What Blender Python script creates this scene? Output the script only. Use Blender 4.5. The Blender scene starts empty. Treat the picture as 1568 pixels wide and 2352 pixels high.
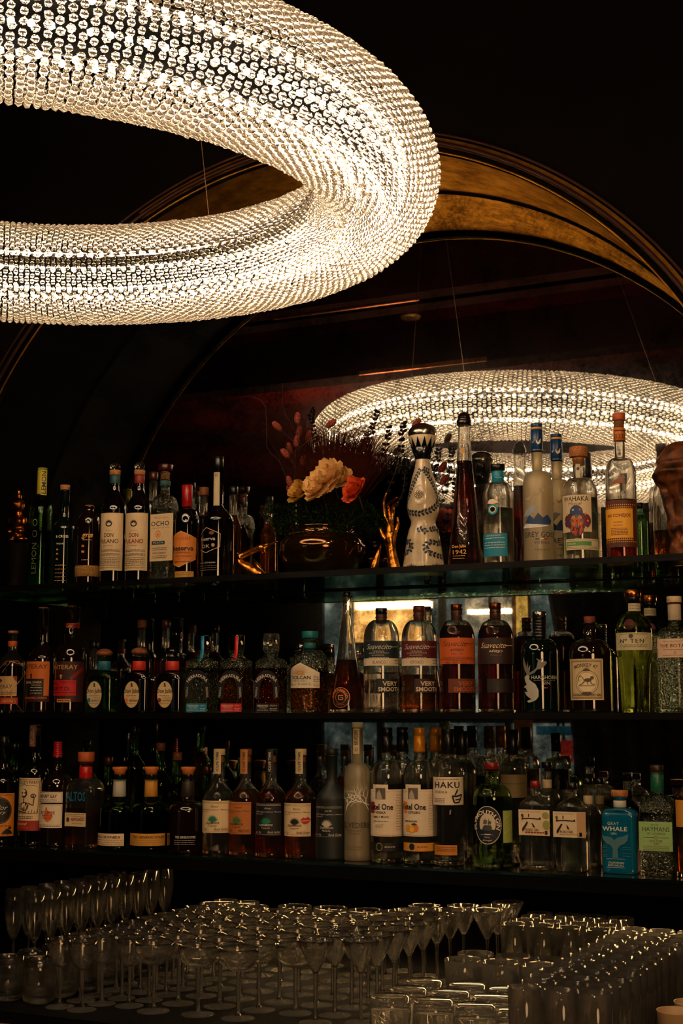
import bpy, bmesh, math, random
import numpy as np
from mathutils import Vector, Matrix
random.seed(7)
S = bpy.context.scene
COL = S.collection
PI = math.pi

# ------------------------------------------------------------------ camera
F_PX = 3267.0
TH = math.atan(464 / F_PX)
PHI = math.atan(.48)
CAM = Vector((1.444, -3.008, 1.52))
FH = Vector((-math.sin(PHI), math.cos(PHI), 0))
RT = Vector((math.cos(PHI), math.sin(PHI), 0))
FW = FH * math.cos(TH) + Vector((0, 0, 1)) * math.sin(TH)
UP = -FH * math.sin(TH) + Vector((0, 0, 1)) * math.cos(TH)
cd = bpy.data.cameras.new('camera')
cam = bpy.data.objects.new('camera', cd)
COL.objects.link(cam)
cam.matrix_world = Matrix(((RT.x, UP.x, -FW.x, CAM.x), (RT.y, UP.y, -FW.y, CAM.y), (RT.z, UP.z, -FW.z, CAM.z), (0, 0, 0, 1)))
cd.sensor_fit = 'HORIZONTAL'; cd.sensor_width = 24.0; cd.lens = 24.0 * F_PX / 1568
cd.clip_start = .05; cd.clip_end = 60
S.camera = cam

def ray(px, py): return FW + RT * ((px - 784) / F_PX) - UP * ((py - 1176) / F_PX)
def at_y(px, py, y):
    d = ray(px, py); return CAM + d * ((y - CAM.y) / d.y)
def at_z(px, py, z):
    d = ray(px, py); return CAM + d * ((z - CAM.z) / d.z)
def ppm(P): return F_PX / ((Vector(P) - CAM).dot(FW))      # photo pixels per metre at P
def pxof(P):
    v = Vector(P) - CAM; return 784 + F_PX * v.dot(RT) / v.dot(FW)

# ------------------------------------------------------------------ materials
MATS = {}
def nmat(name):
    m = bpy.data.materials.new(name); m.use_nodes = True
    nt = m.node_tree; nt.nodes.clear()
    o = nt.nodes.new('ShaderNodeOutputMaterial')
    return m, nt, o
def lin(c):
    return tuple(((x / 255) / 12.92 if x / 255 <= .04045 else ((x / 255 + .055) / 1.055) ** 2.4) for x in c) + (1,)
def P(name, rgb, rough=.5, metal=0, coat=0, noise=0, scale=40, spec=.5, rgb2=None, bump=0):
    if name in MATS: return MATS[name]
    m, nt, o = nmat(name)
    b = nt.nodes.new('ShaderNodeBsdfPrincipled')
    b.inputs['Base Color'].default_value = lin(rgb)
    b.inputs['Roughness'].default_value = rough
    b.inputs['Metallic'].default_value = metal
    b.inputs['Coat Weight'].default_value = coat
    b.inputs['Specular IOR Level'].default_value = spec
    nt.links.new(b.outputs[0], o.inputs[0])
    if noise or bump:
        tc = nt.nodes.new('ShaderNodeTexCoord'); n = nt.nodes.new('ShaderNodeTexNoise')
        n.inputs['Scale'].default_value = scale; n.inputs['Detail'].default_value = 6
        nt.links.new(tc.outputs['Object'], n.inputs['Vector'])
        if noise:
            r = nt.nodes.new('ShaderNodeMixRGB')
            c2 = rgb2 or tuple(x * (1 - noise) for x in rgb)
            r.inputs[1].default_value = lin(rgb); r.inputs[2].default_value = lin(c2)
            mr = nt.nodes.new('ShaderNodeMapRange'); mr.inputs[1].default_value = .38; mr.inputs[2].default_value = .64
            nt.links.new(n.outputs['Fac'], mr.inputs[0]); nt.links.new(mr.outputs[0], r.inputs[0])
            nt.links.new(r.outputs[0], b.inputs['Base Color'])
        if bump:
            bp = nt.nodes.new('ShaderNodeBump'); bp.inputs['Strength'].default_value = bump; bp.inputs['Distance'].default_value = .003
            nt.links.new(n.outputs['Fac'], bp.inputs['Height']); nt.links.new(bp.outputs[0], b.inputs['Normal'])
    MATS[name] = m; return m
def glass(name, rgb=(255, 255, 255), rough=0., ior=1.5, trans=0., bump=0, bscale=200, dist=.002):
    if name in MATS: return MATS[name]
    m, nt, o = nmat(name)
    g = nt.nodes.new('ShaderNodeBsdfGlass'); g.inputs['Color'].default_value = lin(rgb)
    g.inputs['Roughness'].default_value = rough; g.inputs['IOR'].default_value = ior
    out = g.outputs[0]
    if trans:
        t = nt.nodes.new('ShaderNodeBsdfTransparent'); t.inputs[0].default_value = lin(rgb)
        mx = nt.nodes.new('ShaderNodeMixShader'); mx.inputs[0].default_value = trans
        nt.links.new(out, mx.inputs[1]); nt.links.new(t.outputs[0], mx.inputs[2]); out = mx.outputs[0]
    if bump:
        tc = nt.nodes.new('ShaderNodeTexCoord'); v = nt.nodes.new('ShaderNodeTexVoronoi')
        v.inputs['Scale'].default_value = bscale
        nt.links.new(tc.outputs['Object'], v.inputs['Vector'])
        bp = nt.nodes.new('ShaderNodeBump'); bp.inputs['Strength'].default_value = bump; bp.inputs['Distance'].default_value = dist
        nt.links.new(v.outputs['Distance'], bp.inputs['Height']); nt.links.new(bp.outputs[0], g.inputs['Normal'])
    nt.links.new(out, o.inputs[0]); MATS[name] = m; return m
def emit(name, rgb, st):
    if name in MATS: return MATS[name]
    m, nt, o = nmat(name); e = nt.nodes.new('ShaderNodeEmission')
    e.inputs[0].default_value = rgb + (1,); e.inputs[1].default_value = st
    nt.links.new(e.outputs[0], o.inputs[0]); MATS[name] = m; return m
def ink(rgb, rough=.55, metal=0):
    return P('ink_%d_%d_%d_%d' % (rgb + (int(metal * 10),)), rgb, rough, metal)
def paper(rgb):
    return P('paper_%d_%d_%d' % rgb, rgb, .6, noise=.12, scale=900)
CLEAR = None
def hazy(name, haze, bump=0):
    m, nt, o = nmat(name); N = nt.nodes; L = nt.links
    g = N.new('ShaderNodeBsdfGlass'); g.inputs['IOR'].default_value = 1.5; g.inputs['Color'].default_value = (.97, .96, .93, 1); g.inputs['Roughness'].default_value = 0
    d = N.new('ShaderNodeBsdfDiffuse'); d.inputs[0].default_value = (.85, .82, .76, 1); tl = N.new('ShaderNodeBsdfTranslucent'); tl.inputs[0].default_value = (.85, .82, .76, 1)
    if bump:
        tc = N.new('ShaderNodeTexCoord'); n = N.new('ShaderNodeTexNoise'); n.inputs['Scale'].default_value = 260; n.inputs['Detail'].default_value = 3
        bp = N.new('ShaderNodeBump'); bp.inputs['Strength'].default_value = bump; bp.inputs['Distance'].default_value = .002
        L.new(tc.outputs['Object'], n.inputs['Vector']); L.new(n.outputs['Fac'], bp.inputs['Height']); L.new(bp.outputs[0], g.inputs['Normal'])
    tr = N.new('ShaderNodeBsdfTransparent'); out = g.outputs[0]
    for nd, f in ((tr, .14), (d, haze), (tl, haze)):
        mx = N.new('ShaderNodeMixShader'); mx.inputs[0].default_value = f; L.new(out, mx.inputs[1]); L.new(nd.outputs[0], mx.inputs[2]); out = mx.outputs[0]
    L.new(out, o.inputs[0]); MATS[name] = m; return m
STEM = hazy('stemware_glass', .0025); FOOTG = hazy('stemware_foot_glass', .05, 1.); CLEAR = hazy('clear_glass', .005); TUMB = hazy('tumbler_glass', .012); OLIVE = glass('olive_glass', (230, 234, 204), trans=.12)
GREENISH = glass('green_tinted_glass', (208, 232, 204), trans=.15)
DEEPGREEN = glass('green_glass', (60, 170, 70), trans=.15)
PLYM = glass('pale_green_glass', (234, 246, 222), trans=.15)
HAMMER = glass('hammered_glass', (244, 248, 244), trans=.1, bump=.8, bscale=160, dist=.003)
AMBER = glass('amber_spirit', (225, 110, 32), ior=1.34, trans=.15)
GOLDL = glass('golden_spirit', (240, 175, 80), ior=1.34, trans=.15)
DARKAMB = glass('dark_amber_spirit', (160, 62, 16), ior=1.34, trans=.15)
WATER = glass('clear_spirit', (248, 250, 248), ior=1.34, trans=.1)
FROST = P('frosted_glass', (232, 226, 214), .45)
def mkfrost(name, rgb, rough=.4, tr=.75):
    m, nt, o = nmat(name); b = nt.nodes.new('ShaderNodeBsdfPrincipled')
    b.inputs['Base Color'].default_value = lin(rgb); b.inputs['Roughness'].default_value = rough
    b.inputs['Transmission Weight'].default_value = tr
    nt.links.new(b.outputs[0], o.inputs[0]); MATS[name] = m; return m
FROST = mkfrost('frosted_white_glass', (252, 238, 204), .36, .88)
BLACKG = P('black_glass', (9, 7, 6), .04, coat=.5)
BROWNG = P('brown_black_glass', (20, 9, 5), .04, coat=.5)
GREENBLK = P('dark_green_glass', (6, 16, 11), .05, coat=.5)
CORK = P('cork', (200, 135, 80), .8, noise=.35, scale=700)
WOOD = P('stopper_wood', (150, 80, 40), .6, noise=.4, scale=300)
SILVER = P('silver_metal', (190, 185, 178), .22, 1)
COPPER = P('copper_metal', (225, 130, 70), .25, 1)
BLACKP = P('black_plastic', (12, 11, 11), .3)
GOLD = P('aged_gold', (236, 160, 62), .24, 1, noise=.45, scale=90, rgb2=(150, 84, 26), bump=.5)

# ------------------------------------------------------------------ object helpers
def link(o, parent=None):
    COL.objects.link(o)
    if parent: o.parent = parent
    return o
def obj(name, bm, mats, parent=None, smooth=True, loc=None):
    me = bpy.data.meshes.new(name)
    bmesh.ops.recalc_face_normals(bm, faces=bm.faces[:])
    bm.to_mesh(me); bm.free()
    for m in (mats if isinstance(mats, (list, tuple)) else [mats]): me.materials.append(m)
    if smooth: me.polygons.foreach_set('use_smooth', [True] * len(me.polygons))
    o = link(bpy.data.objects.new(name, me), parent)
    if loc: o.location = loc
    return o
def tag(o, label=None, cat=None, group=None, kind=None):
    if label: o['label'] = label
    if cat: o['category'] = cat
    if group: o['group'] = group
    if kind: o['kind'] = kind
    return o
def thing(name, label, cat, loc=(0, 0, 0), rz=0, group=None):
    o = link(bpy.data.objects.new(name, None)); o.location = loc; o.rotation_euler = (0, 0, rz)
    o.empty_display_size = .02
    return tag(o, label, cat, group)
def dup(root, loc, rz=0, label=None):
    r = root.copy(); COL.objects.link(r); r.location = loc; r.rotation_euler = (0, 0, rz)
    if label: r['label'] = label
    for ch in list(root.children):
        c = ch.copy(); COL.objects.link(c); c.parent = r
        for g in ch.children:
            d = g.copy(); COL.objects.link(d); d.parent = c
    return r
def struct(name, bm, mats, smooth=False): return tag(obj(name, bm, mats, None, smooth), kind='structure')
def box(bm, x0, x1, y0, y1, z0, z1, mi=0):
    v = [bm.verts.new(p) for p in ((x0, y0, z0), (x1, y0, z0), (x1, y1, z0), (x0, y1, z0), (x0, y0, z1), (x1, y0, z1), (x1, y1, z1), (x0, y1, z1))]
    for f in ((0, 3, 2, 1), (4, 5, 6, 7), (0, 1, 5, 4), (1, 2, 6, 5), (2, 3, 7, 6), (3, 0, 4, 7)):
        bm.faces.new([v[i] for i in f]).material_index = mi
def boxm(*a):
    bm = bmesh.new(); box(bm, *a); return bm
def spow(v, e): return math.copysign(abs(v) ** e, v)
def lathe(bm, prof, seg=40, box_=None, closed=False, mi=0, flute=None):
    """prof: (r, z) or (r, z, squareness). box_=(a,b,n,R): half sizes of the squared section, scaled by r/R."""
    rings = []
    for k, p in enumerate(prof):
        r, z = p[0], p[1]; w = p[2] if len(p) > 2 else (1 if box_ else 0)
        if r <= 1e-6: rings.append([bm.verts.new((0, 0, z))]); continue
        ring = []
        for i in range(seg):
            t = 2 * PI * (i + .5) / seg; c, s = math.cos(t), math.sin(t)
            rr = r
            if flute and flute[1] <= z <= flute[2]: rr = r * (1 - flute[3] * (.5 + .5 * math.cos(t * flute[0])))
            x, y = rr * c, rr * s
            if box_ and w > 0:
                a, b, n, R = box_; q = 2 / n
                x = x * (1 - w) + w * a * (r / R) * spow(c, q); y = y * (1 - w) + w * b * (r / R) * spow(s, q)
            ring.append(bm.verts.new((x, y, z)))
        rings.append(ring)
    pairs = list(zip(rings, rings[1:]))
    if closed: pairs.append((rings[-1], rings[0]))
    for a, b in pairs:
        if len(a) == 1 and len(b) == 1: continue
        for i in range(seg):
            j = (i + 1) % seg
            if len(a) == 1: f = bm.faces.new((a[0], b[j], b[i]))
            elif len(b) == 1: f = bm.faces.new((a[i], a[j], b[0]))
            else: f = bm.faces.new((a[i], a[j], b[j], b[i]))
            f.material_index = mi
    return bm
def turned(prof, seg=32, **k): return lathe(bmesh.new(), prof, seg, **k)
def cyl(r0, z0, r1, z1, e=.0006, seg=28, **k):
    return turned([(0, z0), (r0 - e, z0), (r0, z0 + e), (r1, z1 - e), (r1 - e, z1), (0, z1)], seg, **k)
def tube(bm, pts, rad, seg=8, mi=0):
    pts = [Vector(p) for p in pts]; n = len(pts)
    rad = rad if isinstance(rad, (list, tuple)) else [rad] * n
    prev = None; up = Vector((.3, .2, 1)).normalized()
    for i, p in enumerate(pts):
        d = (pts[min(i + 1, n - 1)] - pts[max(i - 1, 0)]).normalized()
        a = d.cross(up)
        if a.length < .05: a = d.cross(Vector((1, 0, 0)))
        a.normalize(); b = d.cross(a)
        ring = [bm.verts.new(p + (a * math.cos(2 * PI * k / seg) + b * math.sin(2 * PI * k / seg)) * rad[i]) for k in range(seg)]
        if prev:
            for k in range(seg):
                bm.faces.new((prev[k], prev[(k + 1) % seg], ring[(k + 1) % seg], ring[k])).material_index = mi
        else: bm.faces.new(ring[::-1]).material_index = mi
        prev = ring
    bm.faces.new(prev).material_index = mi
    return bm

# ------------------------------------------------------------------ printed labels
_txt = {}
def text2d(s, bold=0., shear=0., space=1.):
    """flat glyph mesh of a text: (verts, faces), centred, width, height of capitals 1"""
    key = (s, bold, shear, space)
    if key in _txt: return _txt[key]
    c = bpy.data.curves.new('t', 'FONT'); c.body = s; c.size = 1; c.resolution_u = 2
    c.offset = bold; c.shear = shear; c.space_character = space; c.fill_mode = 'BOTH'
    o = bpy.data.objects.new('t', c); COL.objects.link(o)
    me = bpy.data.meshes.new_from_object(o)
    vs = [(v.co.x, v.co.y) for v in me.vertices]; fs = [tuple(p.vertices) for p in me.polygons]
    bpy.data.objects.remove(o); bpy.data.curves.remove(c); bpy.data.meshes.remove(me)
    if not vs: vs = [(0, 0), (1, 0), (1, 1)]; fs = [(0, 1, 2)]
    x0 = min(v[0] for v in vs); x1 = max(v[0] for v in vs); y0 = min(v[1] for v in vs); y1 = max(v[1] for v in vs)
    vs = [((x - (x0 + x1) / 2) / (x1 - x0), (y - (y0 + y1) / 2) / (y1 - y0)) for x, y in vs]
    _txt[key] = (vs, fs, (x1 - x0) / (y1 - y0)); return _txt[key]
def shape2d(it, X, Z, s):
    """one printed item -> list of (verts, faces). X, Z map photo px to label metres; s = metres per px."""
    k = it[0]; out = []
    if k == 't':        # text: str, x0, x1, yc, h
        _, st, x0, x1, yc, h = it[:6]; o = it[7] if len(it) > 7 else {}
        vs, fs, asp = text2d(st, o.get('b', .0), o.get('sh', 0), o.get('sp', 1.))
        ax0, ax1 = X(x0), X(x1); cx = (ax0 + ax1) / 2; w = abs(ax1 - ax0) if not o.get('w') else o['w'] * s; hh = h * s; cz = Z(yc); rot = o.get('rot', 0)
        if rot:   # vertical text: x0..x1 is the narrow width, h the length
            w, hh = h * s, abs(ax1 - ax0)
        vv = []
        R = o.get('arc')
        for x, y in vs:
            x, y = x * w, y * hh
            if R:
                Rm = R * s
                if R > 0: a = x / Rm; q = ((Rm + y) * math.sin(a), (Rm + y) * math.cos(a))
                else: a = x / Rm; q = (-(Rm + y) * math.sin(-a) if 0 else (-Rm - y) * math.sin(-a), (Rm + y) * math.cos(a))
                x, y = q
            if rot: a = math.radians(rot); x, y = x * math.cos(a) - y * math.sin(a), x * math.sin(a) + y * math.cos(a)
            vv.append((cx + x, cz + y))
        out.append((vv, fs))
    elif k == 'r':      # rect x0 x1 y0 y1
        _, x0, x1, y0, y1 = it[:5]
        out.append(([(X(x0), Z(y0)), (X(x1), Z(y0)), (X(x1), Z(y1)), (X(x0), Z(y1))], [(0, 1, 2, 3)]))
    elif k == 'p':      # polygon of px points
        pts = it[1]; out.append(([(X(a), Z(b)) for a, b in pts], [tuple(range(len(pts)))]))
    elif k == 'e':      # ellipse xc yc rx ry
        _, xc, yc, rx, ry = it[:5]; n = 28
        out.append(([(X(xc) + rx * s * math.cos(2 * PI * i / n), Z(yc) + ry * s * math.sin(2 * PI * i / n)) for i in range(n)], [tuple(range(n))]))
    elif k == 'o':      # ring xc yc rx ry width
        _, xc, yc, rx, ry, w = it[:6]; n = 32; vs = []; fs = []
        for i in range(n):
            a = 2 * PI * i / n
            vs += [(X(xc) + rx * s * math.cos(a), Z(yc) + ry * s * math.sin(a)), (X(xc) + (rx - w) * s * math.cos(a), Z(yc) + (ry - w) * s * math.sin(a))]
            j = (i + 1) % n; fs.append((2 * i, 2 * j, 2 * j + 1, 2 * i + 1))
        out.append((vs, fs))
    elif k == 'l':      # polyline [px...], width px
        pts = [(X(a), Z(b)) for a, b in it[1]]; w = it[2] * s / 2
        for (ax, az), (bx, bz) in zip(pts, pts[1:]):
            d = math.hypot(bx - ax, bz - az) or 1e-9; nx, nz = -(bz - az) / d * w, (bx - ax) / d * w
            out.append(([(ax + nx, az + nz), (bx + nx, bz + nz), (bx - nx, bz - nz), (ax - nx, az - nz)], [(0, 1, 2, 3)]))
    elif k == 'd':      # row of unreadable small print: x0 x1 yc h
        _, x0, x1, yc, h = it[:5]; x = x0; rr = random.Random(int(x0 * 7 + yc))
        while x < x1 - 1:
            w = min(rr.uniform(2.5, 7), x1 - x)
            out.append(([(X(x), Z(yc - h / 2)), (X(x + w), Z(yc - h / 2)), (X(x + w), Z(yc + h / 2)), (X(x), Z(yc + h / 2))], [(0, 1, 2, 3)]))
            x += w + 1.2
    elif k == 'a':      # agave burst xc ybase r, leaves
        _, xc, yb, r, n = it[:5]
        for i in range(n):
            a = PI * (i + .5) / n; rr = r * (1.0 if i % 2 else .86); c, q = math.cos(a), math.sin(a); w = r * .1 if n > 12 else r * .16
            X0, Z0 = X(xc), Z(yb)
            out.append(([(X0 + (c * r * .15 - q * w) * s, Z0 + (q * r * .15 + c * w) * s), (X0 + c * rr * s, Z0 + q * rr * s), (X0 + (c * r * .15 + q * w) * s, Z0 + (q * r * .15 - c * w) * s)], [(0, 1, 2)]))
    elif k == 'w':      # wreath: leaves on both sides of px polyline, leaf px size
        pts = it[1]; L = it[2]; g = it[7] if len(it) > 7 else 1
        P2 = [(X(a), Z(b)) for a, b in pts]
        # resample
        seg = []; step = L * .85 * s; acc = 0
        for (ax, az), (bx, bz) in zip(P2, P2[1:]):
            d = math.hypot(bx - ax, bz - az); t = acc
            while t < d:
                seg.append((ax + (bx - ax) * t / d, az + (bz - az) * t / d, math.atan2(bz - az, bx - ax))); t += step
            acc = t - d
        for (x, z, an) in seg:
            for sd in (1, -1):
                a = an + sd * .75; l = L * s; w = L * .3 * s; c, q = math.cos(a), math.sin(a)
                pts_ = [(.12, 0), (.4, -.8), (.75, -.9), (1, -.3), (1, .3), (.75, .9), (.4, .8)]
                out.append(([(x + c * u * l - q * v * w, z + q * u * l + c * v * w) for u, v in pts_], [tuple(range(7))]))
        w = .35 * s
        for (ax, az), (bx, bz) in zip(P2, P2[1:]):
            d = math.hypot(bx - ax, bz - az) or 1e-9; nx, nz = -(bz - az) / d * w, (bx - ax) / d * w
            out.append(([(ax + nx, az + nz), (bx + nx, bz + nz), (bx - nx, bz - nz), (ax - nx, az - nz)], [(0, 1, 2, 3)]))
    return out
COLPOS = {'t': 6, 'r': 5, 'p': 2, 'e': 5, 'o': 6, 'l': 3, 'd': 5, 'a': 5, 'w': 3}
ZS = {'T': 1.856, 'M': 1.522, 'B': 1.181}
def interp(prof, z):
    """radius of the outer profile at height z"""
    for (r0, z0), (r1, z1) in zip(prof, prof[1:]):
        if z0 <= z <= z1: return r0 + (r1 - r0) * ((z - z0) / (z1 - z0) if z1 > z0 else 0)
    return prof[-1][0] if z > prof[-1][1] else prof[0][0]
def printed(parent, name, xc, yc, zs, R, prof, flat, spec):
    """a label: paper patch (or none) and everything printed on it, bent round the bottle"""
    x0, x1, y0, y1, bg, items = spec[:6]
    o = spec[6] if len(spec) > 6 else {}
    s = 1 / ppm((xc, yc, zs + .12))
    yf = yc - (flat[1] if flat else R * .8)
    Z = lambda py: at_y(pxof((xc, yc, zs + .1)), py, yf).z - zs
    zm = Z((y0 + y1) / 2)
    rl = interp(prof, zm)
    if flat:
        X = lambda px: at_y(px, (y0 + y1) / 2, yf).x - xc
    else:
        pc = pxof((xc, yc, zs + zm)); ac = math.atan2(CAM.y - yc, CAM.x - xc)
        am = ac + math.asin(max(-.99, min(.99, ((x0 + x1) / 2 - pc) * s / rl)))
        def X(px):
            q = (px - pc) * s / rl
            a = ac + (math.asin(q) if abs(q) < .96 else math.copysign(math.asin(.96) + (abs(q) - .96) * 3.6, q))
            return rl * (a - am)
    bm = bmesh.new(); mats = []; lay = {}
    lyr = bm.faces.layers.int.new('k')
    def mi(m):
        if m not in mats: mats.append(m)
        return mats.index(m)
    def put(sh, m, k):
        for vs, fs in sh:
            vv = [bm.verts.new((a, 0, b)) for a, b in vs]
            for f in fs:
                try: fc = bm.faces.new([vv[i] for i in f])
                except ValueError: continue
                fc.material_index = m; fc[lyr] = k
    k = 0
    if bg:
        pm = o.get('mat') or paper(bg)
        if o.get('poly'): put(shape2d(('p', o['poly']), X, Z, s), mi(pm), 0)
        elif o.get('oval'): put(shape2d(('e', (x0 + x1) / 2, (y0 + y1) / 2, (x1 - x0) / 2, (y1 - y0) / 2), X, Z, s), mi(pm), 0)
        else: put(shape2d(('r', x0, x1, y0, y1), X, Z, s), mi(pm), 0)
    for it in items:
        k += 1; c = it[COLPOS[it[0]]]
        put(shape2d(it, X, Z, s), mi(ink(c) if isinstance(c, tuple) else c), k)
    xs = [v.co.x for v in bm.verts]; lo, hi = min(xs), max(xs)
    if not flat:
        stp = .0035; q = lo + stp
        while q < hi:
            bmesh.ops.bisect_plane(bm, geom=bm.verts[:] + bm.edges[:] + bm.faces[:], plane_co=(q, 0, 0), plane_no=(1, 0, 0)); q += stp
    if o.get('vcut'):
        zs_ = [v.co.z for v in bm.verts]; q = min(zs_) + .004
        while q < max(zs_):
            bmesh.ops.bisect_plane(bm, geom=bm.verts[:] + bm.edges[:] + bm.faces[:], plane_co=(0, 0, q), plane_no=(0, 0, 1)); q += .004
    done = {}
    for f in bm.faces:
        for v in f.verts: done[v] = f[lyr]
    for v, kk in done.items():
        X_, Z_ = v.co.x, v.co.z; off = .0007 + .00016 * min(kk, 9)
        if flat: v.co = (X_, -flat[1] - off, Z_)
        else:
            a = am + X_ / rl; r = (interp(prof, Z_) if o.get('vcut') else rl) + off
            v.co = (r * math.cos(a), r * math.sin(a), Z_)
    for f in bm.faces:      # face outwards
        n = f.normal if f.normal.length else Vector((0, -1, 0)); f.normal_update(); c = f.calc_center_median(); c.z = 0
        if f.normal.dot(c) < 0: f.normal_flip()
    me = bpy.data.meshes.new(name); bm.to_mesh(me); bm.free()
    for m in mats: me.materials.append(m)
    ob = link(bpy.data.objects.new(name, me), parent)
    if o.get('say'): ob['label'] = o['say']
    return ob

def shoulder(body):
    """(y lip, hw neck, y neck, y shoulder, hw body, style) -> px profile from bottom to top, without base"""
    yl, hn, yn, ys, hw, st = body
    out = []
    n = 12
    for i in range(n + 1):
        t = i / n
        if st == 'round': a = t * PI / 2; r = hn + (hw - hn) * math.cos(a) ** .9; y = ys + (yn - ys) * math.sin(a)
        elif st == 'slope': r = hw + (hn - hw) * (t * t * (3 - 2 * t)); y = ys + (yn - ys) * t
        elif st == 'cone': r = hw + (hn - hw) * t ** .85; y = ys + (yn - ys) * t
        else: a = t * PI / 2; q = math.sin(a); r = hw + (hn - hw) * (1 - math.cos(a)); y = ys + (yn - ys) * (q * .55 + t * .45)
        out.append((y, r))
    out.append((yl + 4, hn)); out.append((yl + 3, hn * 1.12)); out.append((yl, hn * 1.12))
    return out
def bottle(name, label, cat, px, row, hw, body=None, prof=None, mat=None, liq=None, level=None, caps=(), labels=(), y=None, flat=None, taper=1., group=None, seg=44, opaque=False, flute=None, wall=.0028, base=.009):
    zs = ZS[row]; yc = y if y is not None else {'T': .16, 'M': .11, 'B': .085}[row]
    pm = (body[3] + {'T': 1290, 'M': 1635, 'B': 1970}[row]) / 2 if body else {'T': 1200, 'M': 1550, 'B': 1850}[row]
    xc = at_y(px, pm, yc).x
    s = 1 / ppm((xc, yc, zs + .12)); R = hw * s
    Zc = lambda py: at_y(px, py, yc).z - zs
    pp = prof or shoulder(body)
    o = [(r * s, max(.006, Zc(py))) for py, r in pp]
    if not prof: o = [(R * taper * .93, 0), (R * taper * .985, .002), (R * taper, .006)] + [q for q in o if q[1] > .0061]
    else:
        if o[0][1] > .007: o = [(o[0][0], .006)] + o
        o = [(o[0][0] * .96, 0), (o[0][0] * .99, .002)] + o
    i0 = next(i for i, q in enumerate(o) if q[1] > .0061); a_, b_ = o[i0 - 1], o[i0]
    ins_ = [z for z in (base + .001, base + .006, (base + .006 + b_[1]) / 2, b_[1] - .003) if a_[1] < z < b_[1]]
    o = o[:i0] + [(a_[0] + (b_[0] - a_[0]) * (z - a_[1]) / (b_[1] - a_[1]), z) for z in sorted(ins_)] + o[i0:]
    bx = None; sq = None
    if flat:      # (a px, b px, n)
        bx = (flat[0] * s, flat[1] * s, flat[2], R)
    def wsq(r): return max(0, min(1, (r / R - .62) / .3)) if bx else 0
    t = thing(name, label, cat, (xc, yc, zs), 0, group)
    outer = [(r, z, wsq(r)) for r, z in o]
    ztop = o[-1][1]
    if opaque:
        pr = [(0, 0)] + outer + [(0, ztop)]
        g = obj('glass_body', turned(pr, seg, box_=bx, flute=flute), mat, t)
    else:
        inner = [(max(r - wall, .001), z, w) for r, z, w in outer if z > base]
        pr = [(0, 0, 0)] + outer + inner[::-1] + [(inner[0][0] * .9, base, inner[0][2]), (0, base * 1.25, 0)]
        pr = [p for p in pr]
        g = obj('glass_body', turned(pr, seg, box_=bx, flute=flute), mat, t)
        if liq:
            zl = Zc(level) if level else Zc(body[2] + 6 if body else pp[-3][0])
            k = -.0006
            lp = [(max(r - wall - k, .001), z, w) for r, z, w in outer if base + .0005 < z < zl]
            rr = interp(o, zl)
            lp = [(0, base + .0008, 0), (lp[0][0] * .93, base + .0008, lp[0][2])] + lp + [(max(rr - wall - k, .001), zl, wsq(rr)), (0, zl, 0)]
            obj('liquid', turned(lp, seg, box_=bx), liq, t)
    prevcap = None; neckcap = None
    for c in caps:
        nm, y0, y1, h0, h1, m = c[:6]; st = c[6] if len(c) > 6 else ''
        za, zb = Zc(y1), Zc(y0); ra, rb = h1 * s, h0 * s
        if st == 'dome':
            pr = [(0, za), (ra, za)] + [(rb * math.cos(a), za + (zb - za) * (.25 + .75 * math.sin(a))) for a in [i * PI / 16 for i in range(8)]] + [(0, zb)]
            q = turned(pr, 32)
        elif st == 'ball':
            pr = [(max(0, rb * math.sin(PI * i / 16)), (za + zb) / 2 - (zb - za) / 2 * math.cos(PI * i / 16)) for i in range(17)]
            pr[0] = (0, za); pr[-1] = (0, zb); q = turned(pr, 32)
        elif st == 'rib':
            n = 7; pr = [(0, za)]
            for i in range(n):
                z0 = za + (zb - za) * i / n; z1 = za + (zb - za) * (i + 1) / n; r = ra + (rb - ra) * i / n
                pr += [(r * .93, z0 + .0002), (r, z0 + (z1 - z0) * .2), (r, z0 + (z1 - z0) * .8), (r * .93, z1 - .0002)]
            pr.append((0, zb)); q = turned(pr, 32)
        elif st == 'flare':
            q = turned([(0, za), (ra, za), (ra * 1.05, za + (zb - za) * .4), (rb, za + (zb - za) * .75), (rb * .93, zb), (0, zb)], 32)
        elif st == 'box':
            q = turned([(0, za), (ra - .001, za, 1), (ra, za + .001, 1), (rb, zb - .002, 1), (rb - .002, zb, 1), (0, zb)], 36, box_=(ra, ra, 5, ra))
        else: q = cyl(ra, za, rb, zb, .0007)
        sub_ = nm.endswith(('_plug', '_ring')) or nm in ('stopper_neck', 'stopper_base')
        ob = obj(nm, q, m, prevcap if sub_ and prevcap else t)
        if not sub_: prevcap = ob
        if 'sleeve' in nm or 'band' in nm or 'neck' in nm: neckcap = ob
    fl = (flat[0] * s, flat[1] * s) if flat else None
    for i, L in enumerate(labels):
        nm = L[0]; o_ = L[7] if len(L) > 7 else {}
        f2 = fl if not o_.get('neck') else None
        rp = o
        if o_.get('neck'): rp = [(o_['neck'] * s + .0004, -1), (o_['neck'] * s + .0004, 2)]
        printed(neckcap if (nm in ('neck_text', 'sleeve_birds', 'neck_pattern') and neckcap) else t, nm, xc, yc, zs, R, rp, f2, L[1:])
    return t
CR = (234, 204, 158); WH = (240, 220, 190); INK = (22, 20, 24); GY = (120, 105, 90); GD = (214, 160, 80); SV = (200, 190, 175)
RED = (170, 24, 24); TEAL = (18, 128, 150); NAVY = (10, 34, 60); ORG = (226, 120, 40); BRN = (92, 44, 24)
def small(x0, x1, ys, h=1.6, c=GY): return [('d', x0, x1, y, h, c) for y in ys]
TB = 'tequila_bottle'
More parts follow.
